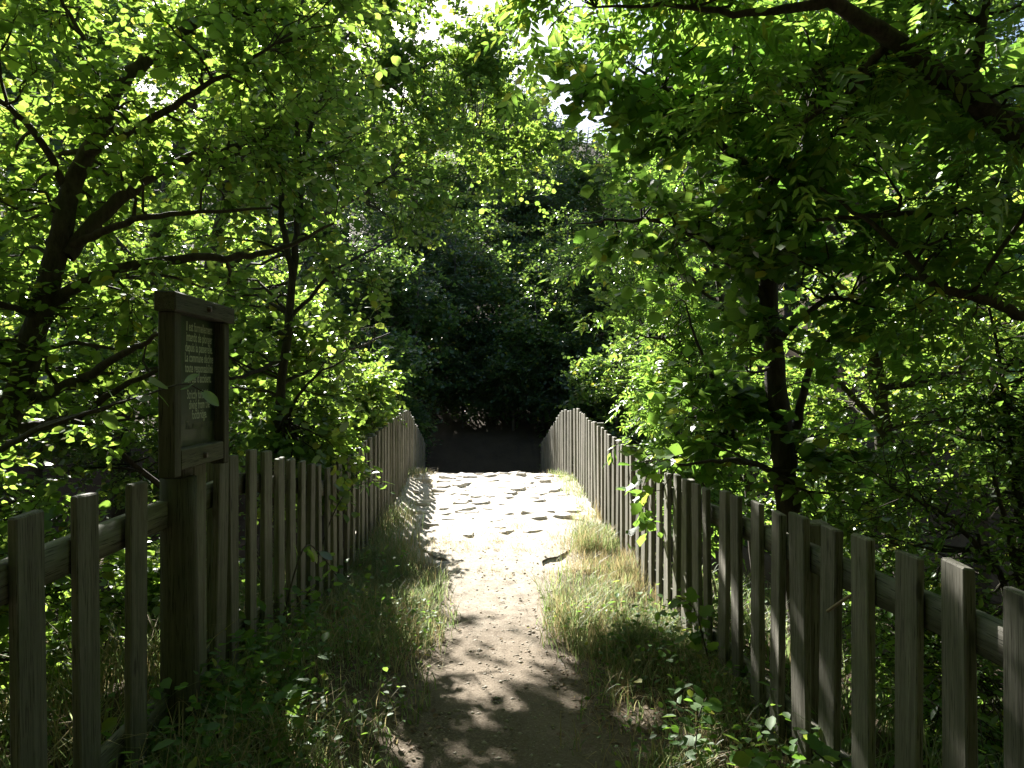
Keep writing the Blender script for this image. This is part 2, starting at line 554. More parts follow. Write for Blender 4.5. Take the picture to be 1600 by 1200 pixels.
# arch body below: side walls and vault
vs, fs = [], []
for k, y in enumerate(yb):
    top = float(zpath(y)) - 0.09
    t = (y - 11.1) / 3.1
    bot = -3.9 + 3.0 * math.sqrt(max(0, 1 - t * t)) if abs(t) < 1 else -5.2
    for sx_ in (-1.5, 1.5):
        vs += [(xc(y) + sx_, y, top), (xc(y) + sx_, y, bot)]
vs = np.array(vs) - B0
i0 = np.arange(79) * 4
fs = np.concatenate([np.stack([i0, i0 + 4, i0 + 5, i0 + 1], -1), np.stack([i0 + 2, i0 + 3, i0 + 7, i0 + 6], -1),
                     np.stack([i0 + 1, i0 + 5, i0 + 7, i0 + 3], -1), np.stack([i0, i0 + 2, i0 + 6, i0 + 4], -1)])
obj('arch', np_mesh('arch', vs, [fs], M['masonry']), bridge)

# paving stones, each an irregular slab tilted in the bed
rows = np.arange(7.6, 13.6, 0.215)
n_st = 0
for r_i, y in enumerate(rows):
    x = -1.22 + random.uniform(0, 0.2)
    while x < 1.2:
        w = random.uniform(0.12, 0.34)
        l = random.uniform(0.13, 0.26)
        keep = 0.86 if y > 8.3 else 0.30
        if random.random() < keep and x + w < 1.3:
            bm = bmesh.new()
            k = random.choice((6, 7, 8))
            ring = []
            for a in range(k):
                th = 2 * math.pi * (a + random.uniform(-.25, .25)) / k
                c_, s_ = math.cos(th), math.sin(th)
                p = 0.7
                ring.append((math.copysign(abs(c_) ** p, c_) * w / 2 * random.uniform(.72, 1.15), math.copysign(abs(s_) ** p, s_) * l / 2 * random.uniform(.65, 1.15)))
            low = [bm.verts.new((px * 1.04, py * 1.04, -0.08)) for px, py in ring]
            mid = [bm.verts.new((px, py, random.uniform(-.012, -.002))) for px, py in ring]
            top = [bm.verts.new((px * .84, py * .84, random.uniform(.002, .012))) for px, py in ring]
            cen = bm.verts.new((0, 0, random.uniform(.004, .016)))
            for a in range(k):
                b_ = (a + 1) % k
                bm.faces.new((low[a], low[b_], mid[b_], mid[a]))
                bm.faces.new((mid[a], mid[b_], top[b_], top[a]))
                bm.faces.new((top[a], top[b_], cen))
            me = bpy.data.meshes.new('paving_stone')
            bm.to_mesh(me)
            bm.free()
            me.materials.append(M['stone'])
            px, py = x + w / 2 + float(xc(y)), y + random.uniform(-.06, .06)
            big = random.random()
            h = random.uniform(-.016, .006) + (random.uniform(.006, .034) if big > .5 else 0)
            s = obj('paving_stone', me, bridge, Vector((px, py, float(deck_z(px, py)) + h)) - Vector(B0))
            slope = float(zpath(py + .15) - zpath(py - .15)) / .3
            s.rotation_euler = (math.atan(slope) + random.gauss(-.04, .08), random.gauss(0, .07), random.gauss(0, .5))
            n_st += 1
        x += w + random.uniform(.0, .05)

# ------------------------------------------------------------------ fences
PICK = [box_mesh('picket', 0.030, 0.126, 1.0, M['wood'], 0.0045, 0.0045) for _ in range(10)]
POST = box_mesh('fence_post', 0.095, 0.095, 1.0, M['wood'], 0.006, 0.002)

def r_drop(y):
    return np.interp(y, [1.0, 2.0, 2.5, 3.23, 4.45, 5.34, 6.0, 6.85, 8.25, 10.4, 10.62, 11.9, 14.85, 16.5],
                     [.52, .527, .556, .575, .635, .665, .655, .61, .53, .39, .372, .45, 1.12, 1.5])
def l_drop(y):
    return np.interp(y, [1.0, 1.9, 3.7, 4.2, 4.9, 5.4, 6, 6.85, 8.25, 10.0, 11.4, 11.9, 14.85, 16.5],
                     [.37, .36, .342, .43, .54, .64, .66, .61, .52, .40, .41, .45, 1.12, 1.5])

def fence(name, label, side, drop, centres, post_y, group=None):
    """side: -1 left, +1 right. x of the face towards the path is fixed by the lie of the bridge"""
    lat = 1.285
    y0 = centres[0]
    root = empty(name, (float(xc(y0)) + side * lat, y0, float(EYE - drop(y0) - 1.1)))
    tag(root, label, 'fence', group)
    o = root.location
    for i, y in enumerate(centres):
        x = float(xc(y)) + side * (lat + 0.0145)
        top = float(EYE - drop(y)) + random.gauss(0, .009)
        base = top - 1.12 - random.uniform(0, .06)
        p = obj('picket', random.choice(PICK), root, Vector((x + random.gauss(0, .003), y + random.gauss(0, .006), base)) - o)
        p.scale = (random.uniform(.9, 1.05), random.uniform(.9, 1.06), top - base)
        slope = float(xc(y + .2) - xc(y - .2)) / .4
        p.rotation_euler = (random.gauss(0, .012), random.gauss(0, .005), -math.atan(slope) + random.gauss(0, .035))
    a, b_ = centres[0] - .18, centres[-1] + .12
    cuts = [a] + [q for q in post_y if a + .4 < q < b_ - .4] + [b_]
    for h, hh in ((-0.17, .105), (-0.93, .10)):
        for c0, c1 in zip(cuts[:-1], cuts[1:]):
            yy_ = np.linspace(c0 + .004, c1 - .004, 9)
            ring = []
            for y in yy_:
                x = float(xc(y)) + side * (lat + 0.0325)
                z = float(EYE - drop(y)) + h
                ring += [(x, y, z - hh / 2), (x + side * .045, y, z - hh / 2), (x + side * .045, y, z + hh / 2), (x, y, z + hh / 2)]
            R_ = np.array(ring) - np.array(o)
            i0 = (np.arange(8) * 4)[:, None]
            j = np.arange(4)[None]
            F = np.stack([i0 + j, i0 + (j + 1) % 4, i0 + 4 + (j + 1) % 4, i0 + 4 + j], -1).reshape(-1, 4)
            F = np.vstack([F, [[0, 1, 2, 3]], [[32, 33, 34, 35]]])
            # rail mesh is turned so the grain runs along it
            me = np_mesh('rail', R_[:, [0, 2, 1]] * np.array([1, 1, 1]), [F], M['wood'])
            ob = obj('rail', me, root)
            ob.matrix_local = Matrix(((1, 0, 0, 0), (0, 0, 1, 0), (0, 1, 0, 0), (0, 0, 0, 1)))
    for y in post_y:
        if not (a - .3 < y < b_ + .3):
            continue
        x = float(xc(y)) + side * (lat + .0325 + .048 + .0475)
        top = float(EYE - drop(y)) - .04
        base = top - 1.5
        p = obj('post', POST, root, Vector((x, y, base)) - o)
        p.scale = (1, 1, top - base)
    return root

rc = [1.49, 1.74] + [2.0 + .253 * i for i in range(55)]
fence('picket_fence', 'weathered grey picket fence to the right of the path, running over the bridge', 1, r_drop, rc,
      [1.2, 3.13, 5.15, 7.19, 9.21, 11.24, 13.26, 15.3])
lc_near = [1.45, 1.70, 1.95, 2.21, 2.49, 3.06, 3.26, 3.46, 3.72, 3.98, 4.23, 4.48, 4.73, 4.98, 5.23, 5.48, 5.73]
fence('picket_fence', 'dark shaded stretch of picket fence that carries the notice board', -1, l_drop, lc_near, [1.1, 3.59, 5.36])
lc_far = [5.98 + .25 * i for i in range(40)]
fence('picket_fence', 'pale picket fence along the far-left edge of the stone bridge', -1, l_drop, lc_far, [6.1, 8.1, 10.1, 12.1, 14.1])

# ------------------------------------------------------------------ notice board
sign = empty('notice_board', (-1.27, 2.875, 0.1))
tag(sign, 'dark wooden notice board with pale lettering on a round post by the fence', 'sign')
so_ = Vector(sign.location)
def cyl(name, r0, r1, h, sides, material, wob_=0.0):
    zs = np.linspace(0, h, 8)
    curve = np.array([[wob_ * math.sin(3 * z), wob_ * math.cos(2 * z), z, r0 + (r1 - r0) * z / h] for z in zs])[None]
    V, F = tubes(curve, sides)
    n = len(V)
    F = [F, np.arange(n - sides, n)[None]]
    return np_mesh(name, V, F, material, True)
obj('post', cyl('sign_post', .078, .070, 1.30, 20, M['sign_wood'], .003), sign, Vector((-1.268, 2.875, -.06)) - so_)
me = box_mesh('post_tongue', .085, .11, .62, M['sign_wood'], .005)
obj('post_tongue', me, sign, Vector((-1.274, 2.875, 1.24)) - so_)
YB0, YB1, ZB0, ZB1 = 2.60, 3.15, 1.270, 1.956
st = box_mesh('frame_stile', .062, .062, ZB1 - .066 - ZB0, M['sign_wood'], .005, .001)
for y in (YB0 + .031, YB1 - .031):
    obj('frame_stile', st, sign, Vector((-1.196, y, ZB0)) - so_)
def lying(me_name, sx_, ly, sz_, loc):
    """a board along y: built upright so that the grain follows it, then laid down"""
    me = box_mesh(me_name, sx_, sz_, ly, M['sign_wood'], .005, .0015)
    o = obj(me_name, me, sign, Vector(loc) - so_)
    o.rotation_euler = (math.radians(-90), 0, 0)
    return o
lying('frame_cap', .082, YB1 - YB0 + .05, .072, (-1.190, YB0 - .025, ZB1 - .03))
lying('frame_rail', .056, YB1 - YB0 - .128, .080, (-1.194, YB0 + .064, ZB0 + .062))
pan = obj('panel', box_mesh('panel', .014, YB1 - YB0 - .126, ZB1 - ZB0 - .17, M['panel'], 0, 0), sign, Vector((-1.213, (YB0 + YB1) / 2, ZB0 + .1035)) - so_)
bolt = cyl('bolt', .014, .011, .014, 10, M['bolt'])
for z in (ZB1 - .030, ZB0 + .060):
    o = obj('bolt', bolt, sign, Vector((-1.150 if z > 1.6 else -1.167, (YB0 + YB1) / 2, z)) - so_)
    o.rotation_euler = (0, math.radians(90), 0)
lines = ['Il est formellement', 'interdit de plonger', 'depuis la passerelle.', 'La commune d\u00e9cline', 'toute responsabilit\u00e9', 'en cas d\'accident.', None,
         'Strictly forbidden', 'diving from the', 'footbridge.', 'The village declines', 'any', 'responsibility.']
z = ZB1 - .122
for i, t in enumerate(lines):
    if t is None:
        z -= .024
        continue
    cu = bpy.data.curves.new('lettering', 'FONT')
    cu.body = t
    cu.align_x = 'CENTER'
    cu.size = .052
    cu.offset = .0009
    tmp = bpy.data.objects.new('lettering_curve', cu)
    COL.objects.link(tmp)
    bpy.context.view_layer.update()
    me = bpy.data.meshes.new_from_object(tmp.evaluated_get(bpy.context.evaluated_depsgraph_get()))
    bpy.data.objects.remove(tmp)
    co = np.empty(len(me.vertices) * 3, np.float32)
    me.vertices.foreach_get('co', co)
    co = co.reshape(-1, 3)
    w = co[:, 0].max() - co[:, 0].min()
    sx_ = min(.66, .312 / w)
    V = np.stack([co[:, 2], co[:, 0] * sx_, co[:, 1]], -1)
    me.vertices.foreach_set('co', V.astype(np.float32).ravel())
    me.update()
    me.materials.clear()
    me.materials.append(M['letters'] if i < 10 else M['letters_worn'])
    me.name = 'lettering'
    # the line sits on the painted panel
    o = bpy.data.objects.new('lettering', me)
    link(o, pan)
    o.location = Vector((-1.213 + .0085, 2.924 + random.gauss(0, .002), z)) - so_ - Vector(pan.location)
    z -= .0415

# ------------------------------------------------------------------ foliage
def sun_foot(P):
    t = P[..., 2] / SUN.z
    return P[..., 0] - SUN.x * t, P[..., 1] - SUN.y * t

def free_air(P):
    """True where a branch may carry leaves: not over the sunny deck's light, not in the walkers' way"""
    gx, gy = sun_foot(P)
    n = 0.35 * np.sin(gx * 4.1 + 1) * np.sin(gy * 3.3) + 0.2 * np.sin(gx * 9 + gy * 7)
    lit = (gy + n > 5.3 - np.where(gx > 0, .75, 1.25) * gx) & (gy < 12.2) & (gx > -1.95 + .3 * n) & (gx < 2.1 + n)
    fleck = (np.sin(gx * 6.5 + 2.0 * np.sin(gy * 2.1)) * np.sin(gy * 5.6 + 1.7 * np.sin(gx * 2.7) + .6) > np.where(gx > .9, .5, .84)) & (gy < 6)
    for (a, b_, q) in ((.02, 4.75, .17), (.06, 4.28, .2), (-.1, 3.95, .15), (.2, 4.5, .13), (-.18, 5.0, .1), (.95, 2.8, .16), (-.62, 2.75, .26), (.75, 3.7, .16)):
        fleck |= (gx - a) ** 2 + (gy - b_) ** 2 < q * q
    x, y, z = P[..., 0], P[..., 1], P[..., 2]
    lit = (lit & (z > 1.9)) | fleck
    walk = (np.abs(x - .03) < 1.0 + .15 * n) & (z < 2.15 + .07 * np.maximum(y, 0) + .3 * n) & (y < 15.5)
    near = (x ** 2 + y ** 2 + (z - EYE) ** 2) < 2.2 ** 2
    view = (np.abs(y - 1.5) < 1.5) & (np.abs(x) < 1.5) & (z < 2.9)
    return ~(lit | walk | near | view)

def in_view(P, margin=40):
    d = np.maximum(P[:, 1], .01)
    px = 765 + P[:, 0] * 1100 / d
    py = 600 - (P[:, 2] - EYE) * 1100 / d
    return (P[:, 1] > .5) & (px > -margin) & (px < 1600 + margin) & (py > -margin) & (py < 1200 + margin)

def leaf_arrays(pos, dr, nr, ln, wd, shape):
    """folded two-quad leaves; shape 'round', 'lance' or 'lobed'"""
    s = norm(np.cross(dr, nr))
    n = norm(np.cross(s, dr))
    a = {'round': ((.30, .42), (.68, .46)), 'lance': ((.28, .42), (.62, .36)), 'lobed': ((.22, .36), (.60, .62))}[shape]
    m_ = len(pos)
    ln = ln[:, None]
    wd = wd[:, None]
    up = 0.10 * wd
    def pt(u, v, h):
        return pos + dr * ln * u + s * wd * v + n * h
    V = np.stack([pos, pt(a[0][0], a[0][1], up), pt(a[1][0], a[1][1], up * .6), pos + dr * ln - n * ln * .10,
                  pt(a[1][0], -a[1][1], up * .6), pt(a[0][0], -a[0][1], up)], 1).reshape(-1, 3)
    b0 = np.arange(m_)[:, None] * 6
    F = np.concatenate([b0 + np.array([[0, 1, 2, 3]]), b0 + np.array([[0, 3, 4, 5]])])
    return V, F

def single_leaf_mesh(shape, material):
    """a finer leaf of unit length for the ones that can be told apart"""
    prof = {'round': [(0, .02), (.12, .26), (.3, .42), (.5, .48), (.7, .42), (.88, .24), (1, .0)],
            'lance': [(0, .02), (.15, .22), (.35, .40), (.55, .38), (.75, .24), (.9, .1), (1, .0)],
            'lobed': [(0, .02), (.1, .42), (.24, .34), (.42, .62), (.55, .36), (.78, .30), (1, .0)]}[shape]
    W = {'round': .82, 'lance': .42, 'lobed': .85}[shape]
    V, F = [], []
    for u_, v_ in prof:
        zc = -.10 * u_ ** 2
        V += [(-v_ * W, u_, zc + .07 * v_), (0, u_, zc), (v_ * W, u_, zc + .07 * v_)]
    for k in range(len(prof) - 1):
        i = 3 * k
        F += [(i, i + 1, i + 4, i + 3), (i + 1, i + 2, i + 5, i + 4)]
    V += [(-.008, -.22, .02), (.008, -.22, .02)]
    n = len(V)
    F.append((n - 2, n - 1, 1, 1 + 0) if False else (n - 2, n - 1, 2, 0))
    return np_mesh('leaf', np.array(V), [np.array(F)], material, True)

LEAF = {}
def leaf_mesh(shape, mk):
    if (shape, mk) not in LEAF:
        LEAF[(shape, mk)] = single_leaf_mesh(shape, M[mk])
    return LEAF[(shape, mk)]

KIND = {  # material, shape, leaf length, width ratio, twigs per cluster, leaves per twig, leaflets
    'alder': ('leaf_alder', 'round', .064, .84, 9, 11, 0),
    'hazel': ('leaf_alder', 'round', .080, .86, 8, 8, 0),
    'maple': ('leaf_maple', 'lobed', .095, .90, 8, 7, 0),
    'ash': ('leaf_ash', 'lance', .085, .42, 5, 4, 9),
    'fine': ('leaf_ash', 'lance', .055, .46, 8, 10, 0),
    'far': ('leaf_far', 'round', .13, .80, 7, 7, 0),
    'dark': ('leaf_dark', 'round', .115, .62, 8, 8, 0),
}

def clusters_in(volumes, r):
    C = []
    for (cx, cy_, cz, rx, ry, rz, n) in volumes:
        q = r.standard_normal((n, 3))
        q = norm(q) * (r.random((n, 1)) ** .45)
        C.append(np.array([cx, cy_, cz]) + q * np.array([rx, ry, rz]))
    return np.vstack(C)

def make_tree(name, label, cat, trunk, limbs, volumes, kind, seed, group=None, bark='bark', cull=True, singles=0,
              size=1.0, flat=.75, tips=None, sides=10, dense=1.0, spread=.42):
    r = np.random.default_rng(seed)
    mk, shape, LL, WR, ntw, nlf, leaflets = KIND[kind]
    LL *= size
    base = np.array(trunk[0][:3], float)
    root = empty(name, tuple(base))
    tag(root, label, cat, group)
    T = np.array(trunk, float)
    tc_ = catmull(T, max(10, 5 * len(T)))
    tc_[1:, :3] += r.normal(0, .006, (len(tc_) - 1, 3))
    V, F = tubes(tc_[None], sides)
    obj('trunk', np_mesh('trunk', V - base, [F], M[bark], True), root)
    skeleton = [tc_]
    for L in limbs:
        lc = catmull(np.array(L, float), max(10, 5 * len(L)))
        lc[1:, :3] += r.normal(0, .006, (len(lc) - 1, 3))
        V, F = tubes(lc[None], 8)
        obj('branch', np_mesh('branch', V - base, [F], M[bark], True), root)
        skeleton.append(lc)
    SK = np.vstack([s[len(s) // 4:] if i == 0 else s[2:] for i, s in enumerate(skeleton)])
    C = clusters_in(volumes, r)
    if tips is not None:
        C = np.vstack([C, np.array(tips, float)])
    if cull:
        C = C[free_air(C)]
    # branch from the nearest limb point (preferring points below) out to each cluster
    D = np.linalg.norm(C[:, None] - SK[None, :, :3], axis=2) + .8 * np.maximum(SK[None, :, 2] - C[:, None, 2], 0)
    near = SK[np.argmin(D, 1)]
    A = near[:, :3]
    mid = (A + C) / 2 + r.normal(0, .12, C.shape) + np.array([0, 0, .10]) * np.linalg.norm(C - A, axis=1, keepdims=True)
    t = np.linspace(0, 1, 7)[None, :, None]
    curve = A[:, None] * (1 - t) ** 2 + 2 * mid[:, None] * t * (1 - t) + C[:, None] * t ** 2
    curve[:, 1:] += r.normal(0, .018, curve[:, 1:].shape)
    r0 = np.minimum(near[:, 3] * .6, .010 + .006 * np.linalg.norm(C - A, axis=1))
    rad = r0[:, None] * (1 - .75 * t[..., 0])
    parts = [tubes(np.concatenate([curve, rad[..., None]], -1), 5)]
    # twigs
    nc = len(C)
    K = max(3, int(ntw * dense))
    ci = np.repeat(np.arange(nc), K)
    ti = r.uniform(2.2, 6, len(ci))
    i0 = ti.astype(int).clip(0, 5)
    fr = (ti - i0)[:, None]
    S0 = curve[ci, i0] * (1 - fr) + curve[ci, i0 + 1] * fr
    out_ = norm(C - A)[ci]
    dirs = r.standard_normal((len(ci), 3))
    dirs[:, 2] *= .55
    dirs = norm(norm(dirs) + .55 * out_ + np.array([0, 0, -.05]))
    tl = r.uniform(.55, 1.15, len(ci)) * spread
    tt = np.linspace(0, 1, 4)[None, :, None]
    tw = S0[:, None] + dirs[:, None] * tt * tl[:, None, None] + np.array([0, 0, -.16]) * (tt ** 2) * tl[:, None, None]
    tw[:, 1:3] += r.normal(0, .012, tw[:, 1:3].shape)
    tr = np.broadcast_to(.0032 * (1 - .7 * tt[..., 0]), tw.shape[:2])
    if cull:
        ok = free_air(tw[:, 2])
        tw, tr, tl, dirs = tw[ok], tr[ok], tl[ok], dirs[ok]
    parts.append(tubes(np.concatenate([tw, tr[..., None]], -1), 3))
    V, F = cat_meshes(parts)
    tag(obj('twigs', np_mesh('twigs', V - base, [F], M[bark], True), root), kind='stuff')
    # leaves
    nt_ = len(tw)
    li = np.repeat(np.arange(nt_), nlf)
    s = (np.tile(np.arange(nlf), nt_) + r.uniform(.3, 1.0, len(li))) / nlf
    k = (s * 3).clip(0, 2.999)
    j = k.astype(int)
    f = (k - j)[:, None]
    pos = tw[li, j] * (1 - f) + tw[li, j + 1] * f
    d = dirs[li]
    up = norm(np.array([0, 0, 1.0]) * flat + r.standard_normal((len(li), 3)) * .42 + np.array(SUN) * .15)
    sd = norm(np.cross(d, up)) * np.where(np.tile(np.arange(nlf) % 2, nt_) == 0, 1, -1)[:, None]
    ld = norm(sd * .8 + d * .55 + r.normal(0, .28, d.shape) + np.array([0, 0, -.18]))
    up = norm(up - ld * np.sum(up * ld, 1, keepdims=True))
    ln = LL * r.uniform(.5, 1.35, len(li)) * r.uniform(.8, 1.15, nt_)[li]
    if leaflets:
        rach = .24 * size * r.uniform(.75, 1.15, len(li))
        np_, nd, nu, nl = [], [], [], []
        side = norm(np.cross(ld, up))
        prs = leaflets // 2
        for q in range(leaflets):
            if q == leaflets - 1:
                u_, sg = 1.0, 0
            else:
                u_, sg = .3 + .62 * (q // 2) / max(1, prs - 1) * .98, (1 if q % 2 else -1)
            droop = np.array([0, 0, -.10]) * u_ ** 2
            np_.append(pos + ld * (rach * u_)[:, None] + droop * rach[:, None] * 2)
            nd.append(norm(ld * (.62 if sg else 1.0) + side * sg * .8 + r.normal(0, .10, ld.shape) + np.array([0, 0, -.12])))
            nu.append(norm(up + r.normal(0, .18, up.shape)))
            nl.append(ln * r.uniform(.85, 1.1, len(ln)))
        pos, ld, up, ln = np.vstack(np_), np.vstack(nd), np.vstack(nu), np.concatenate(nl)
    if cull:
        ok = free_air(pos)
        pos, ld, up, ln = pos[ok], ld[ok], up[ok], ln[ok]
    wd = ln * WR * r.uniform(.9, 1.1, len(ln))
    if singles:
        dist = np.linalg.norm(pos - np.array([0, 0, EYE]), axis=1)
        sc = np.where(in_view(pos, -10), ln / dist, 0)
        pick = np.argsort(-sc)[:singles]
        pick = pick[sc[pick] > 0]
        me = leaf_mesh(shape, mk)
        sdv = norm(np.cross(ld[pick], up[pick]))
        nn = np.cross(sdv, ld[pick])
        for q, i in enumerate(pick):
            o = bpy.data.objects.new('leaf', me)
            link(o, root)
            l = ln[i]
            a, b_, c_ = sdv[q] * l, ld[pick][q] * l, nn[q] * l
            p = pos[i] - base + ld[i] * .0
            o.matrix_local = Matrix(((a[0], b_[0], c_[0], p[0]), (a[1], b_[1], c_[1], p[1]), (a[2], b_[2], c_[2], p[2]), (0, 0, 0, 1)))
        mask = np.ones(len(pos), bool)
        mask[pick] = False
        pos, ld, up, ln, wd = pos[mask], ld[mask], up[mask], ln[mask], wd[mask]
    V, F = leaf_arrays(pos, ld, up, ln, wd, shape)
    tag(obj('crown', np_mesh('crown', V - base, [F], M[mk]), root), kind='stuff')
    root['n_leaves'] = len(pos)
    return root

def P(px, py, d, r=None):
    """a world point from image pixel coordinates and an assumed distance along the path"""
    p = ((px - 765) * d / 1100, d, EYE - (py - 600) * d / 1100)
    return p if r is None else (*p, r)

TREES = []
# leaning alder left of the path
TREES.append(make_tree('alder_tree', 'leaning alder with a thick forked trunk left of the notice board', 'tree',
    [(-3.75, 4.3, -.75, .15), P(-90, 760, 4.4, 0.0984), P(10, 650, 4.4, 0.0845), P(55, 520, 4.4, 0.0738), P(92, 380, 4.4, 0.0672), P(112, 290, 4.5, 0.0590), P(160, 200, 4.6, 0.0492),
     P(190, 130, 4.7, 0.0476), P(260, 70, 4.8, 0.0394), P(360, -10, 4.9, 0.0279), P(480, -140, 5.0, 0.0164)],
    [[P(105, 400, 4.4, 0.0492), P(150, 345, 4.5, 0.0451), P(215, 290, 4.6, 0.0394), P(300, 245, 4.8, 0.0312), P(360, 232, 5.0, 0.0230), P(415, 212, 5.1, 0.0115)],
     [P(112, 385, 4.4, 0.0287), P(180, 352, 4.3, 0.0230), P(260, 335, 4.2, 0.0164), P(420, 326, 4.2, 0.0066)],
     [P(85, 470, 4.4, 0.0410), P(150, 432, 4.3, 0.0344), P(250, 408, 4.2, 0.0279), P(380, 400, 4.3, 0.0213), P(445, 386, 4.4, 0.0156), P(520, 350, 4.5, 0.0074)],
     [P(30, 630, 4.4, 0.0410), P(110, 600, 4.1, 0.0295), P(190, 556, 3.9, 0.0213), P(250, 520, 3.8, 0.0098)],
     [P(30, 670, 4.4, 0.0369), P(120, 650, 4.1, 0.0246), P(200, 600, 4.0, 0.0164), P(300, 560, 3.9, 0.0066)],
     [P(135, 240, 4.5, 0.0328), P(230, 190, 4.4, 0.0246), P(330, 130, 4.4, 0.0164), P(430, 70, 4.4, 0.0082)],
     [P(110, 300, 4.5, 0.0287), P(40, 190, 4.3, 0.0205), P(-60, 120, 4.2, 0.0098)],
     [P(60, 500, 4.4, 0.0246), P(-30, 460, 4.0, 0.0164), P(-120, 430, 3.8, 0.0082)],
     [P(170, 180, 4.6, 0.0246), P(130, 60, 4.6, 0.0164), P(60, -60, 4.5, 0.0082)],
     [P(-60, 730, 4.4, 0.0246), P(20, 690, 3.4, 0.0164), P(150, 640, 2.75, 0.0082), P(205, 622, 2.6, 0.0041)]],
    [(-2.6, 4.9, 2.9, 1.5, 1.2, 1.3, 72), (-1.7, 5.0, 4.5, 1.8, 1.0, .7, 42), (-3.2, 4.2, 1.6, 1.1, 1.0, .9, 40), (-3.3, 4.0, 4.2, 1.5, 1.0, .9, 30), (-1.6, 4.7, 3.6, .9, .7, .6, 20)],
    'alder', 11, singles=300, tips=[P(190, 630, 2.62), P(285, 610, 2.4)]))

# slender hazel stems behind the fence
TREES.append(make_tree('hazel_tree', 'slender multi-stemmed hazel rising behind the left fence beyond the notice board', 'tree',
    [(-2.0, 6.1, -.5, .06), P(425, 715, 6.1, .044), P(438, 620, 6.1, .039), P(455, 450, 6.1, .034), P(462, 380, 6.1, .028), P(470, 290, 6.1, .024), P(463, 180, 6.1, .02), P(466, 60, 6.1, .015), P(480, -80, 6.1, .01)],
    [[P(456, 430, 6.1, .03), P(440, 330, 6.0, .026), P(436, 230, 6.0, .022), P(424, 120, 6.0, .016), P(410, 20, 6.0, .01)],
     [P(466, 330, 6.1, .026), P(480, 220, 6.2, .022), P(520, 110, 6.3, .016), P(560, 20, 6.4, .01)],
     [P(440, 600, 6.1, .02), P(520, 560, 6.6, .014), P(610, 520, 7.2, .008)],
     [P(445, 560, 6.1, .02), P(370, 590, 5.6, .014), P(300, 560, 5.2, .007)],
     [P(450, 500, 6.1, .02), P(530, 420, 6.3, .014), P(620, 370, 6.8, .007)],
     [P(430, 680, 6.1, .018), P(480, 600, 5.9, .012), P(540, 560, 5.6, .006)]],
    [(-1.9, 6.4, 2.2, 1.0, .9, 1.3, 58), (-1.6, 6.4, 4.2, 1.2, .9, 1.2, 42), (-1.55, 6.2, .95, .5, .6, .45, 28)],
    'hazel', 12, singles=300))

# trees on the left bank by the bridge
TREES.append(make_tree('alder_tree', 'bright leafy alder on the river bank beside the left bridge fence', 'tree',
    [(-4.4, 9.2, -3.6, .13), (-4.3, 9.2, -1.2, .12), (-4.0, 9.2, 1.2, .10), (-3.6, 9.1, 3.2, .08), (-3.1, 9.0, 5.2, .05), (-2.8, 8.9, 7.0, .02)],
    [[(-4.05, 9.2, 1.0, .05), (-3.2, 9.0, 1.7, .035), (-2.3, 8.8, 1.9, .02), (-1.7, 8.6, 1.6, .008)],
     [(-3.7, 9.1, 2.8, .05), (-2.8, 8.9, 3.5, .035), (-1.9, 8.8, 3.8, .02), (-1.2, 8.7, 4.2, .008)],
     [(-3.3, 9.0, 4.4, .045), (-2.2, 9.3, 5.2, .03), (-1.3, 9.5, 5.7, .015), (-.6, 9.6, 6.1, .006)],
     [(-4.2, 9.2, 0.2, .04), (-4.9, 8.4, 1.2, .03), (-5.6, 7.8, 2.0, .012)],
     [(-3.8, 9.1, 2.2, .04), (-4.8, 8.8, 3.6, .03), (-5.8, 8.6, 5.0, .012)],
     [(-4.2, 9.2, -.3, .04), (-3.2, 8.6, .3, .03), (-2.3, 8.3, .6, .015), (-1.75, 8.2, .9, .008)]],
    [(-3.4, 9.0, 2.2, 1.5, 1.1, 1.5, 130), (-2.3, 9.2, 5.0, 1.5, 1.0, 1.0, 70), (-5.0, 8.6, 1.8, 1.5, 1.1, 1.8, 90), (-2.3, 8.3, .8, .7, .8, .6, 50), (-.7, 9.7, 4.9, 1.2, .6, .8, 22), (-.4, 8.9, 3.7, .9, .45, .5, 30), (-1.8, 9.3, 6.1, 1.0, .5, .7, 44), (-1.5, 8.8, 1.35, .4, .8, .4, 34)],
    'alder', 13, singles=120, size=1.1))
TREES.append(make_tree('alder_tree', 'tall alder with yellow-green leaves arching over the bridge approach from the left', 'tree',
    [(-6.2, 11.4, -3.8, .16), (-6.0, 11.4, 0, .14), (-5.4, 11.2, 3.5, .11), (-4.5, 11.0, 6.5, .08), (-3.4, 10.8, 9.0, .03)],
    [[(-5.2, 11.2, 4.2, .07), (-3.8, 10.8, 5.6, .05), (-2.4, 10.8, 5.8, .025), (-.9, 10.9, 5.6, .014), (.5, 10.8, 5.3, .006)],
     [(-5.7, 11.3, 2.0, .06), (-4.4, 11.0, 2.8, .04), (-3.2, 10.8, 3.1, .02)],
     [(-4.6, 11.0, 6.2, .05), (-3.0, 10.6, 7.4, .03), (-1.6, 10.4, 7.9, .012)],
     [(-5.8, 11.3, 1.2, .05), (-6.8, 10.8, 3.5, .03), (-7.8, 10.4, 5.0, .012)]],
    [(-4.9, 11.0, 3.6, 1.8, 1.0, 1.3, 60), (-1.5, 11.2, 5.4, 1.7, .7, 1.1, 90), (.1, 10.8, 5.2, 1.2, .9, .9, 55), (-.1, 10.6, 6.7, .9, .7, .9, 50), (-1.4, 11.9, 5.3, 1.2, .5, .8, 70), (-1.6, 11.0, 7.4, 1.8, 1.0, .9, 95), (-3.6, 11.0, 7.0, 1.5, .9, .9, 60), (-7.0, 11.0, 2.6, 1.8, 1.3, 2.0, 110), (-4.4, 10.9, .4, 1.4, .8, .8, 30)],
    'alder', 14, size=1.25))

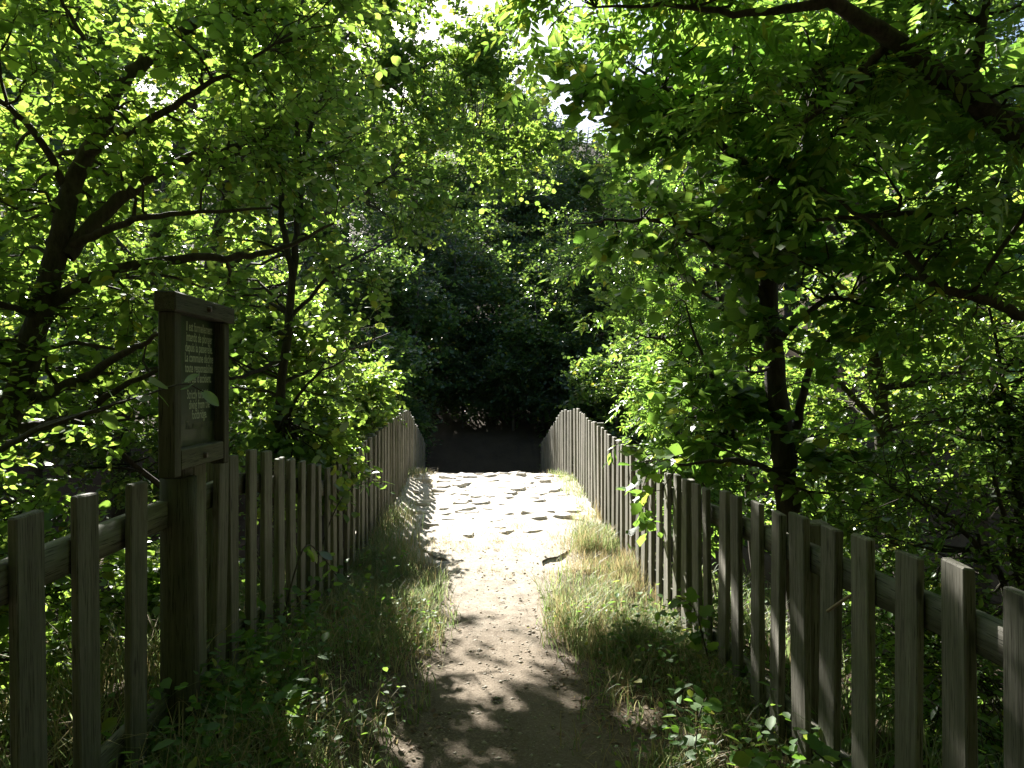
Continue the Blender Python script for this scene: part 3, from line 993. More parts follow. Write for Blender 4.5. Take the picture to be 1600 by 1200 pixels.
TREES.append(make_tree('alder_tree', 'sunlit bank alder farthest left behind the leaning alder', 'tree',
    [(-9.6, 14.6, -3.6, .15), (-9.4, 14.6, 0, .13), (-9.0, 14.5, 3.0, .09), (-8.6, 14.4, 6.2, .03)],
    [[(-9.3, 14.6, 1.0, .05), (-8.0, 14.2, 2.0, .03), (-6.8, 14.0, 2.6, .01)], [(-9.2, 14.6, 2.0, .05), (-10.6, 14.2, 3.2, .03), (-12, 14, 4.0, .01)],
     [(-9.0, 14.5, 3.0, .05), (-7.8, 14.2, 4.6, .03), (-7, 14, 5.4, .01)]],
    [(-8.4, 14.3, 3.0, 2.6, 1.6, 2.8, 210), (-12.0, 14.0, 3.4, 2.4, 1.6, 2.8, 170)], 'alder', 23, size=1.5, spread=.55))
TREES.append(make_tree('alder_tree', 'young alder on the far river bank left of the bridge', 'tree',
    [(-3.6, 14.9, -2.0, .08), (-3.6, 14.9, .5, .07), (-3.5, 14.8, 2.2, .05), (-3.4, 14.8, 4.2, .02)],
    [[(-3.6, 14.9, .6, .03), (-2.8, 14.6, 1.4, .02), (-2.2, 14.5, 1.8, .008)], [(-3.5, 14.8, 1.5, .03), (-4.4, 14.5, 2.4, .02), (-5.2, 14.4, 3, .008)]],
    [(-3.3, 14.7, 2.0, 1.4, 1.1, 1.9, 120), (-5.4, 14.4, 2.2, 1.3, 1.2, 2.0, 90)], 'alder', 24, size=1.4, spread=.5))
TREES.append(make_tree('alder_tree', 'sunlit bank alder farthest right behind the ash limbs', 'tree',
    [(9.6, 13.6, -3.6, .15), (9.4, 13.6, 0, .13), (9.0, 13.5, 3.0, .09), (8.8, 13.4, 6.2, .03)],
    [[(9.3, 13.6, 1.0, .05), (8.0, 13.2, 2.0, .03), (7.0, 13.0, 2.6, .01)], [(9.2, 13.6, 2.0, .05), (10.6, 13.2, 3.2, .03), (12, 13, 4.0, .01)],
     [(9.0, 13.5, 3.0, .05), (7.8, 13.2, 4.6, .03), (7, 13, 5.4, .01)]],
    [(8.6, 13.3, 3.0, 2.6, 1.6, 2.8, 200), (12.0, 13.0, 3.4, 2.4, 1.6, 2.8, 150)], 'alder', 25, size=1.5, spread=.55))

# maple on the right
TREES.append(make_tree('maple_tree', 'forked dark-trunked maple standing close behind the right fence', 'tree',
    [(2.55, 5.6, -.75, .105), P(1232, 800, 5.5, .094), P(1222, 690, 5.5, .086), P(1208, 560, 5.5, .076), P(1200, 450, 5.5, .068), P(1192, 370, 5.5, .06), P(1180, 240, 5.5, .05), P(1150, 80, 5.5, .036), P(1130, -80, 5.5, .02)],
    [[P(1228, 720, 5.5, .045), P(1245, 670, 5.5, .038), P(1258, 600, 5.5, .03), P(1280, 550, 5.5, .022), P(1315, 520, 5.4, .01)],
     [P(1200, 470, 5.5, .04), P(1130, 400, 5.4, .03), P(1050, 350, 5.4, .02), P(960, 345, 5.6, .012), P(900, 350, 5.8, .006)],
     [P(1190, 360, 5.5, .04), P(1240, 260, 5.0, .03), P(1330, 190, 4.6, .02), P(1420, 120, 4.3, .01)],
     [P(1185, 280, 5.5, .035), P(1100, 200, 5.2, .025), P(1030, 130, 5.0, .014), P(980, 100, 4.9, .006)],
     [P(1155, 700, 5.9, .022), P(1120, 610, 5.9, .018), P(1088, 530, 5.9, .012), P(1070, 470, 5.9, .006)],
     [P(1205, 540, 5.5, .03), P(1290, 470, 5.0, .02), P(1350, 475, 4.7, .008)],
     [P(1225, 740, 5.5, .03), P(1150, 720, 5.0, .016), P(1060, 725, 4.9, .008)]],
    [(2.1, 5.3, 2.6, 1.0, .9, .8, 40), (2.0, 5.1, 3.6, 1.2, .9, .8, 46), (3.2, 4.9, 3.2, 1.0, .8, .9, 20), (1.9, 5.8, 1.3, .5, .5, .5, 22), (2.3, 4.8, 1.7, .6, .4, .6, 8), (2.6, 5.3, .9, .5, .5, .5, 14), (1.4, 5.0, 3.9, .9, .7, .6, 35), (2.2, 6.0, 5.2, 1.4, .9, .7, 30)],
    'maple', 15, singles=300, tips=[P(950, 385, 5.6), P(920, 425, 5.7), P(1000, 400, 5.5), P(885, 365, 5.8), P(970, 440, 5.6), P(1005, 735, 5.4), P(1010, 800, 5.3), P(985, 770, 5.5)]))

# limbs of a big ash whose trunk stands off to the right
TREES.append(make_tree('ash_tree', 'big ash whose thick limbs reach in at the top right corner', 'tree',
    [(4.4, 3.9, -.9, .24), (4.35, 3.9, .8, .22), (4.2, 3.9, 2.0, .20), (3.95, 3.9, 2.7, .17), (4.0, 3.8, 4.6, .13), (4.2, 3.6, 6.8, .06)],
    [[(4.05, 3.9, 2.35, .10), P(1640, 240, 3.9, .078), P(1560, 185, 3.8, .066), P(1480, 125, 3.7, .055), P(1390, 60, 3.6, .045), P(1300, 0, 3.5, .034), P(1150, -110, 3.4, .02)],
     [(4.1, 3.9, 2.1, .06), P(1640, 498, 3.9, .034), P(1545, 470, 3.9, .029), P(1462, 448, 3.9, .024), P(1420, 400, 4.0, .019), P(1355, 345, 4.1, .014), P(1280, 290, 4.2, .006)],
     [(4.0, 3.9, 2.6, .05), P(1640, 325, 4.3, .03), P(1500, 330, 4.3, .024), P(1380, 336, 4.3, .017), P(1240, 345, 4.4, .008)],
     [P(1515, 145, 3.75, .035), P(1530, 60, 3.8, .026), P(1548, -40, 3.8, .016), P(1560, -140, 3.8, .008)],
     [P(1300, 0, 3.5, .03), P(1180, 20, 3.6, .02), P(1050, 10, 3.7, .012), P(930, 10, 3.8, .006)],
     [P(1390, 60, 3.6, .03), P(1330, 140, 3.9, .02), P(1240, 200, 4.1, .01)]],
    [(2.2, 4.0, 3.6, 1.3, .9, .7, 52), (1.2, 4.0, 4.15, 1.1, .7, .45, 38), (2.9, 4.0, 2.6, .8, .8, .8, 22), (2.5, 3.6, 4.7, 1.6, 1.2, .7, 46), (.2, 4.3, 4.2, .5, .6, .35, 9)],
    'ash', 16, singles=300))

# ash saplings by the bridge on the right
TREES.append(make_tree('ash_sapling', 'sunlit young ash with feathery leaves leaning over the right bridge fence', 'tree',
    [(3.3, 8.4, -2.2, .07), (3.1, 8.3, 0, .06), (2.8, 8.2, 2.0, .045), (2.5, 8.1, 3.6, .03), (2.2, 8.0, 5.0, .012)],
    [[(3.05, 8.3, .4, .03), (2.5, 8.1, 1.0, .02), (1.9, 7.9, 1.2, .008)],
     [(2.9, 8.2, 1.4, .03), (2.2, 8.0, 2.0, .02), (1.6, 7.9, 2.2, .008)],
     [(2.7, 8.2, 2.5, .03), (2.0, 8.0, 3.1, .018), (1.4, 7.8, 3.4, .007)],
     [(3.1, 8.3, 0, .025), (2.5, 8.0, .2, .016), (1.9, 7.8, .3, .007)],
     [(2.8, 8.2, 2.0, .025), (3.4, 8.6, 3.0, .016), (3.8, 8.9, 3.6, .008)]],
    [(2.1, 8.0, 2.2, .8, .7, 1.3, 80), (2.3, 8.1, 4.0, .9, .7, .8, 32), (2.3, 8.0, .5, .55, .6, .6, 34), (3.4, 8.5, 1.6, .7, .6, .9, 14), (1.45, 7.8, 3.2, .5, .5, .5, 16)],
    'ash', 17, singles=300, size=1.0))
TREES.append(make_tree('alder_tree', 'broad dark-green alder on the river bank behind the right fence', 'tree',
    [(5.6, 9.6, -3.4, .14), (5.4, 9.5, 0, .12), (5.0, 9.4, 3, .09), (4.6, 9.2, 6, .05), (4.4, 9.1, 7.6, .02)],
    [[(5.3, 9.5, 1.0, .05), (4.4, 9.2, 1.8, .03), (3.6, 9.0, 2.2, .01)],
     [(5.0, 9.4, 3.0, .05), (4.0, 9.1, 4.2, .03), (3.0, 9.0, 4.8, .01)],
     [(5.2, 9.5, 2.0, .05), (6.2, 9.0, 3.0, .03), (7.0, 8.6, 3.6, .01)],
     [(4.7, 9.3, 5.2, .04), (3.8, 9.2, 6.4, .02), (3.0, 9.2, 7.0, .01)]],
    [(5.0, 9.4, 2.4, 1.8, 1.1, 1.8, 95), (4.6, 9.4, 5.6, 1.6, 1.0, 1.1, 45), (7.0, 9.0, 2.6, 1.7, 1.2, 1.9, 80), (4.6, 9.4, .3, 1.4, .9, .9, 45)],
    'alder', 18, size=1.15))

# bush on the right
TREES.append(make_tree('hornbeam_bush', 'bright fine-leaved bush spreading behind the nearest right-hand pickets', 'bush',
    [(3.55, 4.6, -.8, .04), (3.5, 4.6, .1, .034), (3.42, 4.55, .8, .026), (3.3, 4.5, 1.5, .016), (3.2, 4.5, 2.1, .008)],
    [[(3.55, 4.6, -.3, .03), (3.2, 4.4, .4, .02), (2.8, 4.3, .8, .012), (2.4, 4.2, 1.0, .006)],
     [(3.5, 4.6, .1, .026), (3.1, 4.2, .7, .018), (2.8, 3.9, 1.1, .008)],
     [(3.5, 4.6, 0, .026), (3.9, 4.3, .8, .018), (4.2, 4.1, 1.3, .008)],
     [(3.55, 4.6, -.5, .026), (3.0, 4.2, -.2, .018), (2.4, 4.0, .1, .008)],
     [(3.55, 4.6, -.4, .02), (2.9, 3.9, -.05, .014), (2.25, 3.4, .25, .006)]],
    [(3.0, 4.4, .9, .9, .7, .8, 90), (3.6, 4.4, 1.5, .8, .7, .7, 60), (2.5, 4.0, .1, .7, .7, .5, 60), (2.2, 3.2, -.1, .5, .6, .45, 40)],
    'fine', 19, singles=300, size=1.05))
TREES.append(make_tree('hornbeam_bush', 'low leafy bush outside the left fence below the leaning alder', 'bush',
    [(-2.9, 3.6, -.6, .035), (-2.85, 3.6, 0, .03), (-2.7, 3.6, .6, .02), (-2.6, 3.6, 1.2, .01)],
    [[(-2.85, 3.6, 0, .02), (-2.4, 3.4, .5, .014), (-2.0, 3.2, .8, .006)],
     [(-2.85, 3.6, -.2, .02), (-2.6, 3.0, .3, .014), (-2.3, 2.7, .6, .006)],
     [(-2.85, 3.6, .1, .02), (-3.3, 3.4, .7, .014), (-3.6, 3.2, 1.1, .006)],
     [(-2.9, 3.6, -.3, .02), (-2.3, 4.4, .2, .012), (-1.9, 5.0, .4, .006)]],
    [(-2.6, 3.4, .5, .8, .8, .6, 70), (-2.2, 4.6, .3, .5, .8, .5, 40), (-3.3, 3.2, .9, .6, .6, .5, 36)],
    'alder', 20, singles=200, size=.85))

# ------------------------------------------------------------------ unseen canopy added behind the walker to block skylight
TREES.append(make_tree('ash_tree', 'unseen ash added behind the viewpoint to shade the start of the path', 'tree',
    [(-3.6, -2.6, -.6, .22), (-3.5, -2.5, 1.5, .19), (-3.2, -2.2, 4.0, .15), (-2.6, -1.6, 6.5, .08), (-2.2, -1.2, 8.2, .03)],
    [[(-3.2, -2.2, 3.8, .08), (-2.0, -1.0, 5.0, .06), (-.8, .4, 5.6, .03), (.2, 1.6, 5.9, .01)],
     [(-3.3, -2.3, 3.4, .08), (-3.0, -.6, 4.8, .05), (-2.6, 1.4, 5.6, .02)],
     [(-2.8, -1.8, 5.6, .06), (-1.0, -2.0, 6.6, .04), (.8, -1.8, 7.2, .01)]],
    [(-.8, .2, 5.8, 2.2, 1.8, .8, 180), (-.3, 2.4, 6.8, 2.6, 1.6, .8, 110), (-3.4, 2.8, 6.4, 1.7, 1.8, .9, 110), (-2.8, .8, 5.4, 1.5, 1.7, .9, 120), (-1.0, -2.6, 6.4, 2.6, 1.8, 1.2, 90), (-4.0, -2.0, 4.5, 1.8, 2.0, 2.0, 90)],
    'ash', 21, size=1.3))
TREES.append(make_tree('maple_tree', 'unseen maple added behind the viewpoint to block skylight on the right', 'tree',
    [(3.4, -2.4, -.6, .2), (3.3, -2.3, 1.5, .17), (3.0, -2.0, 4.0, .13), (2.6, -1.6, 6.5, .06), (2.4, -1.4, 8, .02)],
    [[(3.1, -2.1, 3.4, .08), (2.2, -.8, 5.0, .05), (1.4, .6, 5.8, .02)],
     [(3.2, -2.2, 2.8, .06), (3.6, -.4, 4.0, .04), (3.8, 1.2, 4.8, .015)],
     [(3.2, -2.2, 2.6, .06), (1.8, -3.0, 4.0, .04), (.4, -3.6, 4.6, .015)]],
    [(2.2, -.2, 5.8, 1.9, 1.9, .9, 170), (3.4, 2.0, 6.4, 1.8, 1.6, .9, 100), (3.8, .4, 4.6, 1.2, 1.6, 1.2, 100), (1.2, -3.4, 4.4, 2.4, 1.4, 1.6, 90), (3.6, -2.2, 4.6, 1.6, 1.8, 1.8, 70)],
    'maple', 22, size=1.5))

# ------------------------------------------------------------------ wood on the far bank
def far_tree(name, label, cat, kind, seed, h, w, trunk_r, ncl, low, group):
    r = np.random.default_rng(seed)
    lean = r.normal(0, .05, 2) * h
    trunk = [(0, 0, -.4, trunk_r), (lean[0] * .1, lean[1] * .1, h * .3, trunk_r * .8), (lean[0] * .5, lean[1] * .5, h * .65, trunk_r * .5), (lean[0], lean[1], h * .97, trunk_r * .12)]
    limbs = []
    for k in range(7):
        a = k * 2.4 + r.random()
        z0 = h * (low + .06 + .5 * k / 7)
        ln = w * (.9 - .4 * k / 7)
        q = lean * (z0 / h) ** 1.3
        limbs.append([(q[0], q[1], z0, trunk_r * .35), (q[0] + math.cos(a) * ln * .5, q[1] + math.sin(a) * ln * .5, z0 + .18 * h * .6, trunk_r * .22),
                      (q[0] + math.cos(a) * ln, q[1] + math.sin(a) * ln, z0 + .16 * h, trunk_r * .06)])
    vol = [(lean[0] * .6, lean[1] * .6, h * (low + 1) / 2, w, w, h * (1 - low) / 2, ncl)]
    for k in range(5):
        a = r.random() * 6.28
        zc = h * r.uniform(low + .1, .9)
        vol.append((math.cos(a) * w * .7, math.sin(a) * w * .7, zc, w * .45, w * .45, h * .10, ncl // 6))
    return make_tree(name, label, cat, trunk, limbs, vol, kind, seed, group, bark='bark_far', cull=False, spread=.7, sides=7, dense=.9)

G1 = 'broadleaf trees on the wooded far slope'
G2 = 'dark evergreen trees on the far bank'
PA = far_tree('broadleaf_tree', 'light green broadleaf tree on the far wooded slope', 'tree', 'far', 31, 9.5, 2.5, .15, 170, .28, G1)
PB = far_tree('broadleaf_tree', 'light green broadleaf tree on the far wooded slope', 'tree', 'far', 32, 8.0, 2.2, .12, 150, .22, G1)
PC = far_tree('evergreen_tree', 'dark slim-trunked evergreen tree on the far bank', 'tree', 'dark', 33, 6.0, 1.7, .085, 95, .38, G2)
PD = far_tree('evergreen_bush', 'dense dark bush on the far bank', 'bush', 'dark', 34, 2.4, 1.3, .05, 110, .02, 'evergreen bushes at the far end of the bridge')

SIZE = {'broadleaf_tree': (9.5, 2.6), 'evergreen_tree': (6.0, 1.8), 'evergreen_bush': (2.4, 1.4), 'understory_tree': (4.6, 1.5)}
def fits(x, y, s, proto):
    """trees on the slope stay low enough to leave the bridge in the sun"""
    h, w = SIZE[proto.name.split('.')[0]]
    z0 = float(gz(x, y))
    q = norm(np.random.default_rng(5).standard_normal((400, 3)))
    C = np.array([x, y, z0 + h * s * .62]) + q * np.array([w * s, w * s, h * s * .44])
    gx, gy = sun_foot(C)
    return not np.any((gx > -1.8) & (gx < 2.0) & (gy > 5.2) & (gy < 11.7))

def put(proto, spots, used=[]):
    for (x, y, s, a) in spots:
        while s > .45 and not fits(x, y, s, proto):
            s -= .04
        o = proto if proto not in used else copy_tree(proto)
        used.append(proto)
        o.location = (x, y, float(gz(x, y)) - .05)
        o.scale = (s, s, s * random.uniform(.94, 1.06))
        o.rotation_euler = (0, 0, a)
        where = ' left of the bridge line' if x / y < -.06 else ' right of the bridge line' if x / y > .08 else ' straight beyond the bridge'
        o['label'] = BASE.setdefault(proto.name, o['label']) + where

BASE = {}
put(PA, [(-9.5, 27, 1.45, 0.3), (-4.2, 31, 1.0, 2.1), (6.5, 29, .95, 4.0), (11.5, 27, 1.45, 5.2), (-15, 26, 1.6, 1.1), (17, 28, 1.6, .7),
         (1.2, 38, 1.0, 3.3), (-7.5, 37, 1.15, 5.9), (9.0, 38, .8, 1.9), (-20, 34, 1.7, 2.8), (-13, 34, 1.5, 4.1), (22, 36, 1.3, 3.9), (15, 42, 1.2, 5), (-13, 44, 1.3, .2),
         (2.2, 45, .9, 1.4), (-3, 46, 1.1, 2.2), (13.5, 48, 1.1, 2.4), (-1.5, 52, 1.2, 4.4)])
put(PB, [(-6.8, 22.5, .95, 1.0), (8.2, 22.5, .95, 2.6), (-1.6, 34.5, 1.0, 4.4), (4.2, 33, .95, 5.4), (-12, 21.5, 1.4, 3.1), (13.5, 21.5, 1.5, .2), (-17.5, 22, 1.6, 4), (18.5, 22, 1.6, 2),
         (-2.9, 26.5, .85, 2.0), (2.8, 25, .75, 3.8), (5.6, 36, .85, 1.1), (2.6, 41, 1.1, 2.7)])
put(PC, [(-3.4, 21.0, .95, .4), (-1.2, 22.6, 1.0, 1.9), (-2.3, 23.8, 1.05, 3.0), (3.6, 22.2, 1.05, 4.2), (4.8, 20.0, .95, 5.1), (-5.0, 19.2, .9, 2.2), (2.0, 29, 1.15, 2.4), (6.6, 24.5, 1.1, 1.2), (-5.6, 25, 1.1, 3.6), (.9, 30, .8, 1.0), (-.6, 33.5, .9, 2.0), (2.6, 34, 1.0, 3.0), (.3, 37, .9, 4.0), (-2.6, 36, .9, 5.0), (1.9, 43, 1.1, .5)])
put(PD, [(.7, 21.0, .95, .2), (2.1, 20.6, 1.0, 1.4), (-.8, 21.3, .95, 2.5), (3.2, 18.2, .9, 4.0), (-2.6, 18.2, .8, 5.1), (4.6, 17.6, .9, .9), (-4.0, 17.6, .9, 3.3), (.2, 22.6, 1.1, 3)])

for (x, y, sc_, a, lab) in ((-3.2, -3.4, 1.3, .5, 'unseen evergreen bush added behind the viewpoint on the left'), (3.0, -3.6, 1.3, 2.5, 'unseen evergreen bush added behind the viewpoint on the right'),
                            (-5.2, -1.2, 1.3, 1.5, 'unseen evergreen bush added beside the viewpoint on the left'), (5.6, -1.0, 1.3, 3.5, 'unseen evergreen bush added beside the viewpoint on the right')):
    o = copy_tree(PD)  # bushes added out of view to close off low skylight
    o['label'] = lab
    o['group'] = 'unseen bushes added around the viewpoint'
    o.location = (x, y, float(gz(x, y)) - .05)
    o.scale = (sc_, sc_, sc_)
    o.rotation_euler = (0, 0, a)
for (x, y, sc_, a, lab) in ((-7.6, .6, 1.15, .5, 'unseen broadleaf tree added left of the viewpoint'), (-5.8, -7.0, 1.2, 2.0, 'unseen broadleaf tree added far behind the viewpoint on the left'),
                            (.4, -8.5, 1.2, 4.0, 'unseen broadleaf tree added straight behind the viewpoint'), (6.6, -6.0, 1.2, 5.0, 'unseen broadleaf tree added far behind the viewpoint on the right'),
                            (8.8, 1.0, 1.15, 1.0, 'unseen broadleaf tree added right of the viewpoint'),
                            (-2.6, -5.2, 1.1, 3.0, 'unseen broadleaf tree added behind the viewpoint on the left verge'), (3.4, -5.4, 1.1, .3, 'unseen broadleaf tree added behind the viewpoint on the right verge'),
                            (-8.6, -3.4, 1.2, 1.3, 'unseen broadleaf tree added on the left, level with the back of the viewpoint'), (9.4, -3.0, 1.2, 2.3, 'unseen broadleaf tree added on the right, level with the back of the viewpoint'),
                            (-2.0, -11.5, 1.3, .9, 'unseen broadleaf tree added farthest behind the viewpoint on the left'), (3.2, -11.8, 1.3, 3.9, 'unseen broadleaf tree added farthest behind the viewpoint on the right')):
    o = copy_tree(PA)  # trees added out of view so less sky reaches the fences
    o['label'] = lab
    o['group'] = 'unseen trees added around the viewpoint'
    o.location = (x, y, float(gz(x, y)) - .05)
    o.scale = (sc_, sc_, sc_)
    o.rotation_euler = (0, 0, a)

PE = far_tree('understory_tree', 'small young broadleaf tree on the far bank', 'tree', 'far', 35, 4.6, 1.4, .06, 62, .2, 'young trees beside the far end of the bridge')
put(PE, [(-2.7, 16.9, .9, .3), (-3.9, 18.4, 1.0, 1.5), (-2.2, 20.4, 1.0, 2.9), (3.0, 16.9, .85, 4.1), (4.3, 19.0, 1.0, 5.3), (1.6, 21.2, .95, .8), (.1, 23.6, 1.1, 2.0), (-.3, 27.8, 1.0, 3.3), (1.7, 31.8, 1.2, 4.3), (-1.8, 31.5, 1.1, .9), (.9, 26.4, .9, 5.5), (.4, 34.8, 1.2, 1.2), (2.2, 38.5, 1.3, 2.6)])

for (x, y, sc_, a, lab) in ((-5.2, 6.8, .75, .5, 'young tree on the river bank just behind the leaning alder'), (-7.2, 8.8, .9, 2.0, 'young tree on the river bank at the far left'),
                            (-8.6, 6.4, .9, 3.1, 'young tree at the left edge beyond the near pickets'), (5.6, 6.6, .75, 4.0, 'young tree on the river bank behind the maple'),
                            (7.6, 7.4, .9, 5.0, 'young tree at the right edge behind the bright bush'), (-4.2, 8.0, .7, 1.0, 'young tree low on the bank behind the hazel'), (4.4, 7.8, .7, 2.4, 'young tree low on the bank behind the ash sapling')):
    o = copy_tree(PE)
    o['label'] = lab
    o['group'] = 'young trees on the near river bank'
    o.location = (x, y, float(gz(x, y)) - .05)
    o.scale = (sc_, sc_, sc_)
    o.rotation_euler = (0, 0, a)

# ------------------------------------------------------------------ grass and small plants
def patch(x, y, s, seed=0):
    return .5 + .5 * wob(x * s + seed, y * s - seed)

def blades(pts, h, w, seed, lean=.55):
    r = np.random.default_rng(seed)
    n = len(pts)
    h = h * r.uniform(.35, 1.25, n) * (.55 + .75 * patch(pts[:, 0], pts[:, 1], 3.1, 2))
    a = r.uniform(0, 2 * np.pi, n)
    d = np.stack([np.cos(a), np.sin(a), 0 * a], -1)
    s = np.stack([-np.sin(a), np.cos(a), 0 * a], -1)
    l = (lean * r.uniform(.25, 1.7, n) * h)[:, None]
    up = np.array([0, 0, 1.0])
    H = h[:, None]
    w_ = (w * r.uniform(.7, 1.3, n))[:, None]
    rows_ = []
    for u_, ww in ((0, 1.0), (.4, .9), (.75, .6)):
        c = pts + up * H * (u_ - .12 * u_ ** 3) + d * l * u_ ** 2
        rows_ += [c - s * w_ * ww / 2, c + s * w_ * ww / 2]
    rows_.append(pts + up * H * .86 + d * l * 1.05)
    V = np.stack(rows_, 1).reshape(-1, 3)
    b0 = np.arange(n)[:, None] * 7
    return V, np.concatenate([b0 + np.array([[0, 1, 3, 2]]), b0 + np.array([[2, 3, 5, 4]])]), b0 + np.array([[4, 5, 6]])

def scatter(n, x0, x1, y0, y1, dens, seed, clump=True):
    r = np.random.default_rng(seed)
    out_ = []
    tot = 0
    while tot < n:
        m_ = n * 2
        x = r.uniform(x0, x1, m_)
        y = r.uniform(y0, y1, m_)
        k = r.random(m_) < dens(x, y)
        out_.append(np.stack([x[k], y[k]], -1))
        tot += k.sum()
        if len(out_) > 40:
            break
    q = np.vstack(out_)[:n]
    if clump:
        cidx = r.integers(0, len(q), len(q))
        cc = q[cidx // 14 * 14 % len(q)]
        q = np.where(r.random((len(q), 1)) < .55, cc + r.normal(0, .035, q.shape), q)
    z = np.where((q[:, 1] > 7) & (np.abs(q[:, 0] - xc(q[:, 1])) < 1.5), deck_z(q[:, 0], q[:, 1]), gz(q[:, 0], q[:, 1]))
    return np.stack([q[:, 0], q[:, 1], z - .01], -1)

def verge(x, y):
    """1 on the verges, 0 on the trodden line"""
    d = np.abs(x - xc(y) - .03)
    return sstep(path_half(y) * .75, path_half(y) * .75 + .48, d) ** 1.3

def grass_obj(name, label, sets, material):
    Vs, Q, Tt, off = [], [], [], 0
    for V, q, t in sets:
        Vs.append(V)
        Q.append(q + off)
        Tt.append(t + off)
        off += len(V)
    o = obj(name, np_mesh(name, np.vstack(Vs), [np.vstack(Q), np.vstack(Tt)], material))
    tag(o, label, 'grass', kind='stuff')
    return o

left_in = lambda x, y: verge(x, y) * (x < xc(y)) * (.10 + .9 * patch(x, y, 2.6) ** 1.6) * (y < 9.0)
right_in = lambda x, y: verge(x, y) * (x > xc(y)) * (.08 + .92 * patch(x, y, 2.7, 3) ** 1.8)
green = [
    blades(scatter(8000, -1.45, -.1, 1.2, 6.4, left_in, 41), .18, .0065, 51),
    blades(scatter(5000, -1.35, -.3, 5.0, 8.6, lambda x, y: left_in(x, y) * np.clip(1.6 - .9 * (x + 1.35), 0, 1), 42), .23, .006, 52),
    blades(scatter(6500, .2, 1.5, 1.2, 5.2, right_in, 43), .16, .0065, 53),
    blades(scatter(7500, .35, 1.45, 4.4, 8.0, right_in, 44), .20, .006, 54),
    blades(scatter(7000, -4.0, -1.4, 1.0, 7.0, lambda x, y: .4 + .6 * patch(x, y, 1.5), 45), .34, .008, 55),
    blades(scatter(4500, 1.4, 3.6, 1.2, 7.0, lambda x, y: .4 + .6 * patch(x, y, 1.5), 46), .26, .008, 56),
    blades(scatter(1500, -1.4, 1.4, 7.6, 12.4, lambda x, y: sstep(.9, 1.22, np.abs(x - xc(y))) * patch(x, y, 3), 47), .16, .006, 57),
    blades(scatter(600, -1.9, 1.6, 14.5, 19.0, lambda x, y: patch(x, y, 2), 48), .3, .01, 58),
]
grass_obj('grass', 'green grass growing along both verges under the fences', green, M['grass'])
dry = [
    blades(scatter(700, -1.5, .2, 17.2, 20.2, lambda x, y: patch(x, y, 1.4, 1) ** 2, 59), .26, .008, 80, .8),
    blades(scatter(4500, -1.4, 1.4, 1.3, 7.6, lambda x, y: verge(x, y) * (.3 + .7 * patch(x, y, 1.9, 4)), 68), .05, .004, 78, 2.6),
    blades(scatter(900, -.9, .9, 1.3, 7.6, lambda x, y: .2 + .8 * verge(x, y), 69), .03, .0035, 79, 3.0),
    blades(scatter(4200, .35, 1.45, 4.6, 8.6, lambda x, y: verge(x, y) * (x > 0) * (.08 + .92 * patch(x, y, 3.2, 1) ** 1.7), 61), .25, .0035, 71, .45),
    blades(scatter(3500, -1.0, 1.3, 6.2, 8.2, lambda x, y: .25 + .75 * patch(x, y, 2.2, 5), 62), .055, .004, 72, 1.2),
    blades(scatter(2500, -1.3, -.25, 4.6, 8.6, left_in, 63), .24, .0035, 73, .5),
    blades(scatter(2500, .25, 1.4, 1.6, 4.8, right_in, 64), .17, .004, 74, .9),
    blades(scatter(1500, -1.4, -.3, 1.6, 4.8, left_in, 65), .24, .004, 75, .8),
    blades(scatter(1000, -1.3, 1.3, 8.0, 12.3, lambda x, y: sstep(.7, 1.2, np.abs(x - xc(y))) * patch(x, y, 3, 2), 66), .15, .003, 76, .9),
    blades(scatter(1800, -3.5, -1.4, 1.0, 5.0, lambda x, y: patch(x, y, 1.5, 2), 67), .35, .005, 77, .9),
]
grass_obj('dry_grass', 'straw-coloured dry grass on the sunny verge before the bridge', dry, M['dry_grass'])

def ground_leaves(name, label, n, spots, hmax, size, material, seed, shape='round', flat=.9, cat='undergrowth'):
    r = np.random.default_rng(seed)
    Q = np.vstack([scatter(k, *box, dens, seed + i) for i, (k, box, dens) in enumerate(spots)])
    z = hmax * r.random(len(Q)) ** 1.4
    pos = Q + np.stack([r.normal(0, .02, len(Q)), r.normal(0, .02, len(Q)), z + .008], -1)
    up = norm(np.array([0, 0, 1.0]) * flat + r.standard_normal(pos.shape) * .35)
    a = r.uniform(0, 6.28, len(Q))
    d = np.stack([np.cos(a), np.sin(a), r.normal(-.1, .25, len(Q))], -1)
    d = norm(d - up * np.sum(up * d, 1, keepdims=True))
    ln = size * r.uniform(.5, 1.3, len(Q))
    V, F = leaf_arrays(pos, d, up, ln, ln * r.uniform(.5, .85, len(Q)), shape)
    o = obj(name, np_mesh(name, V, [F], material))
    tag(o, label, cat, kind='stuff')
    return o

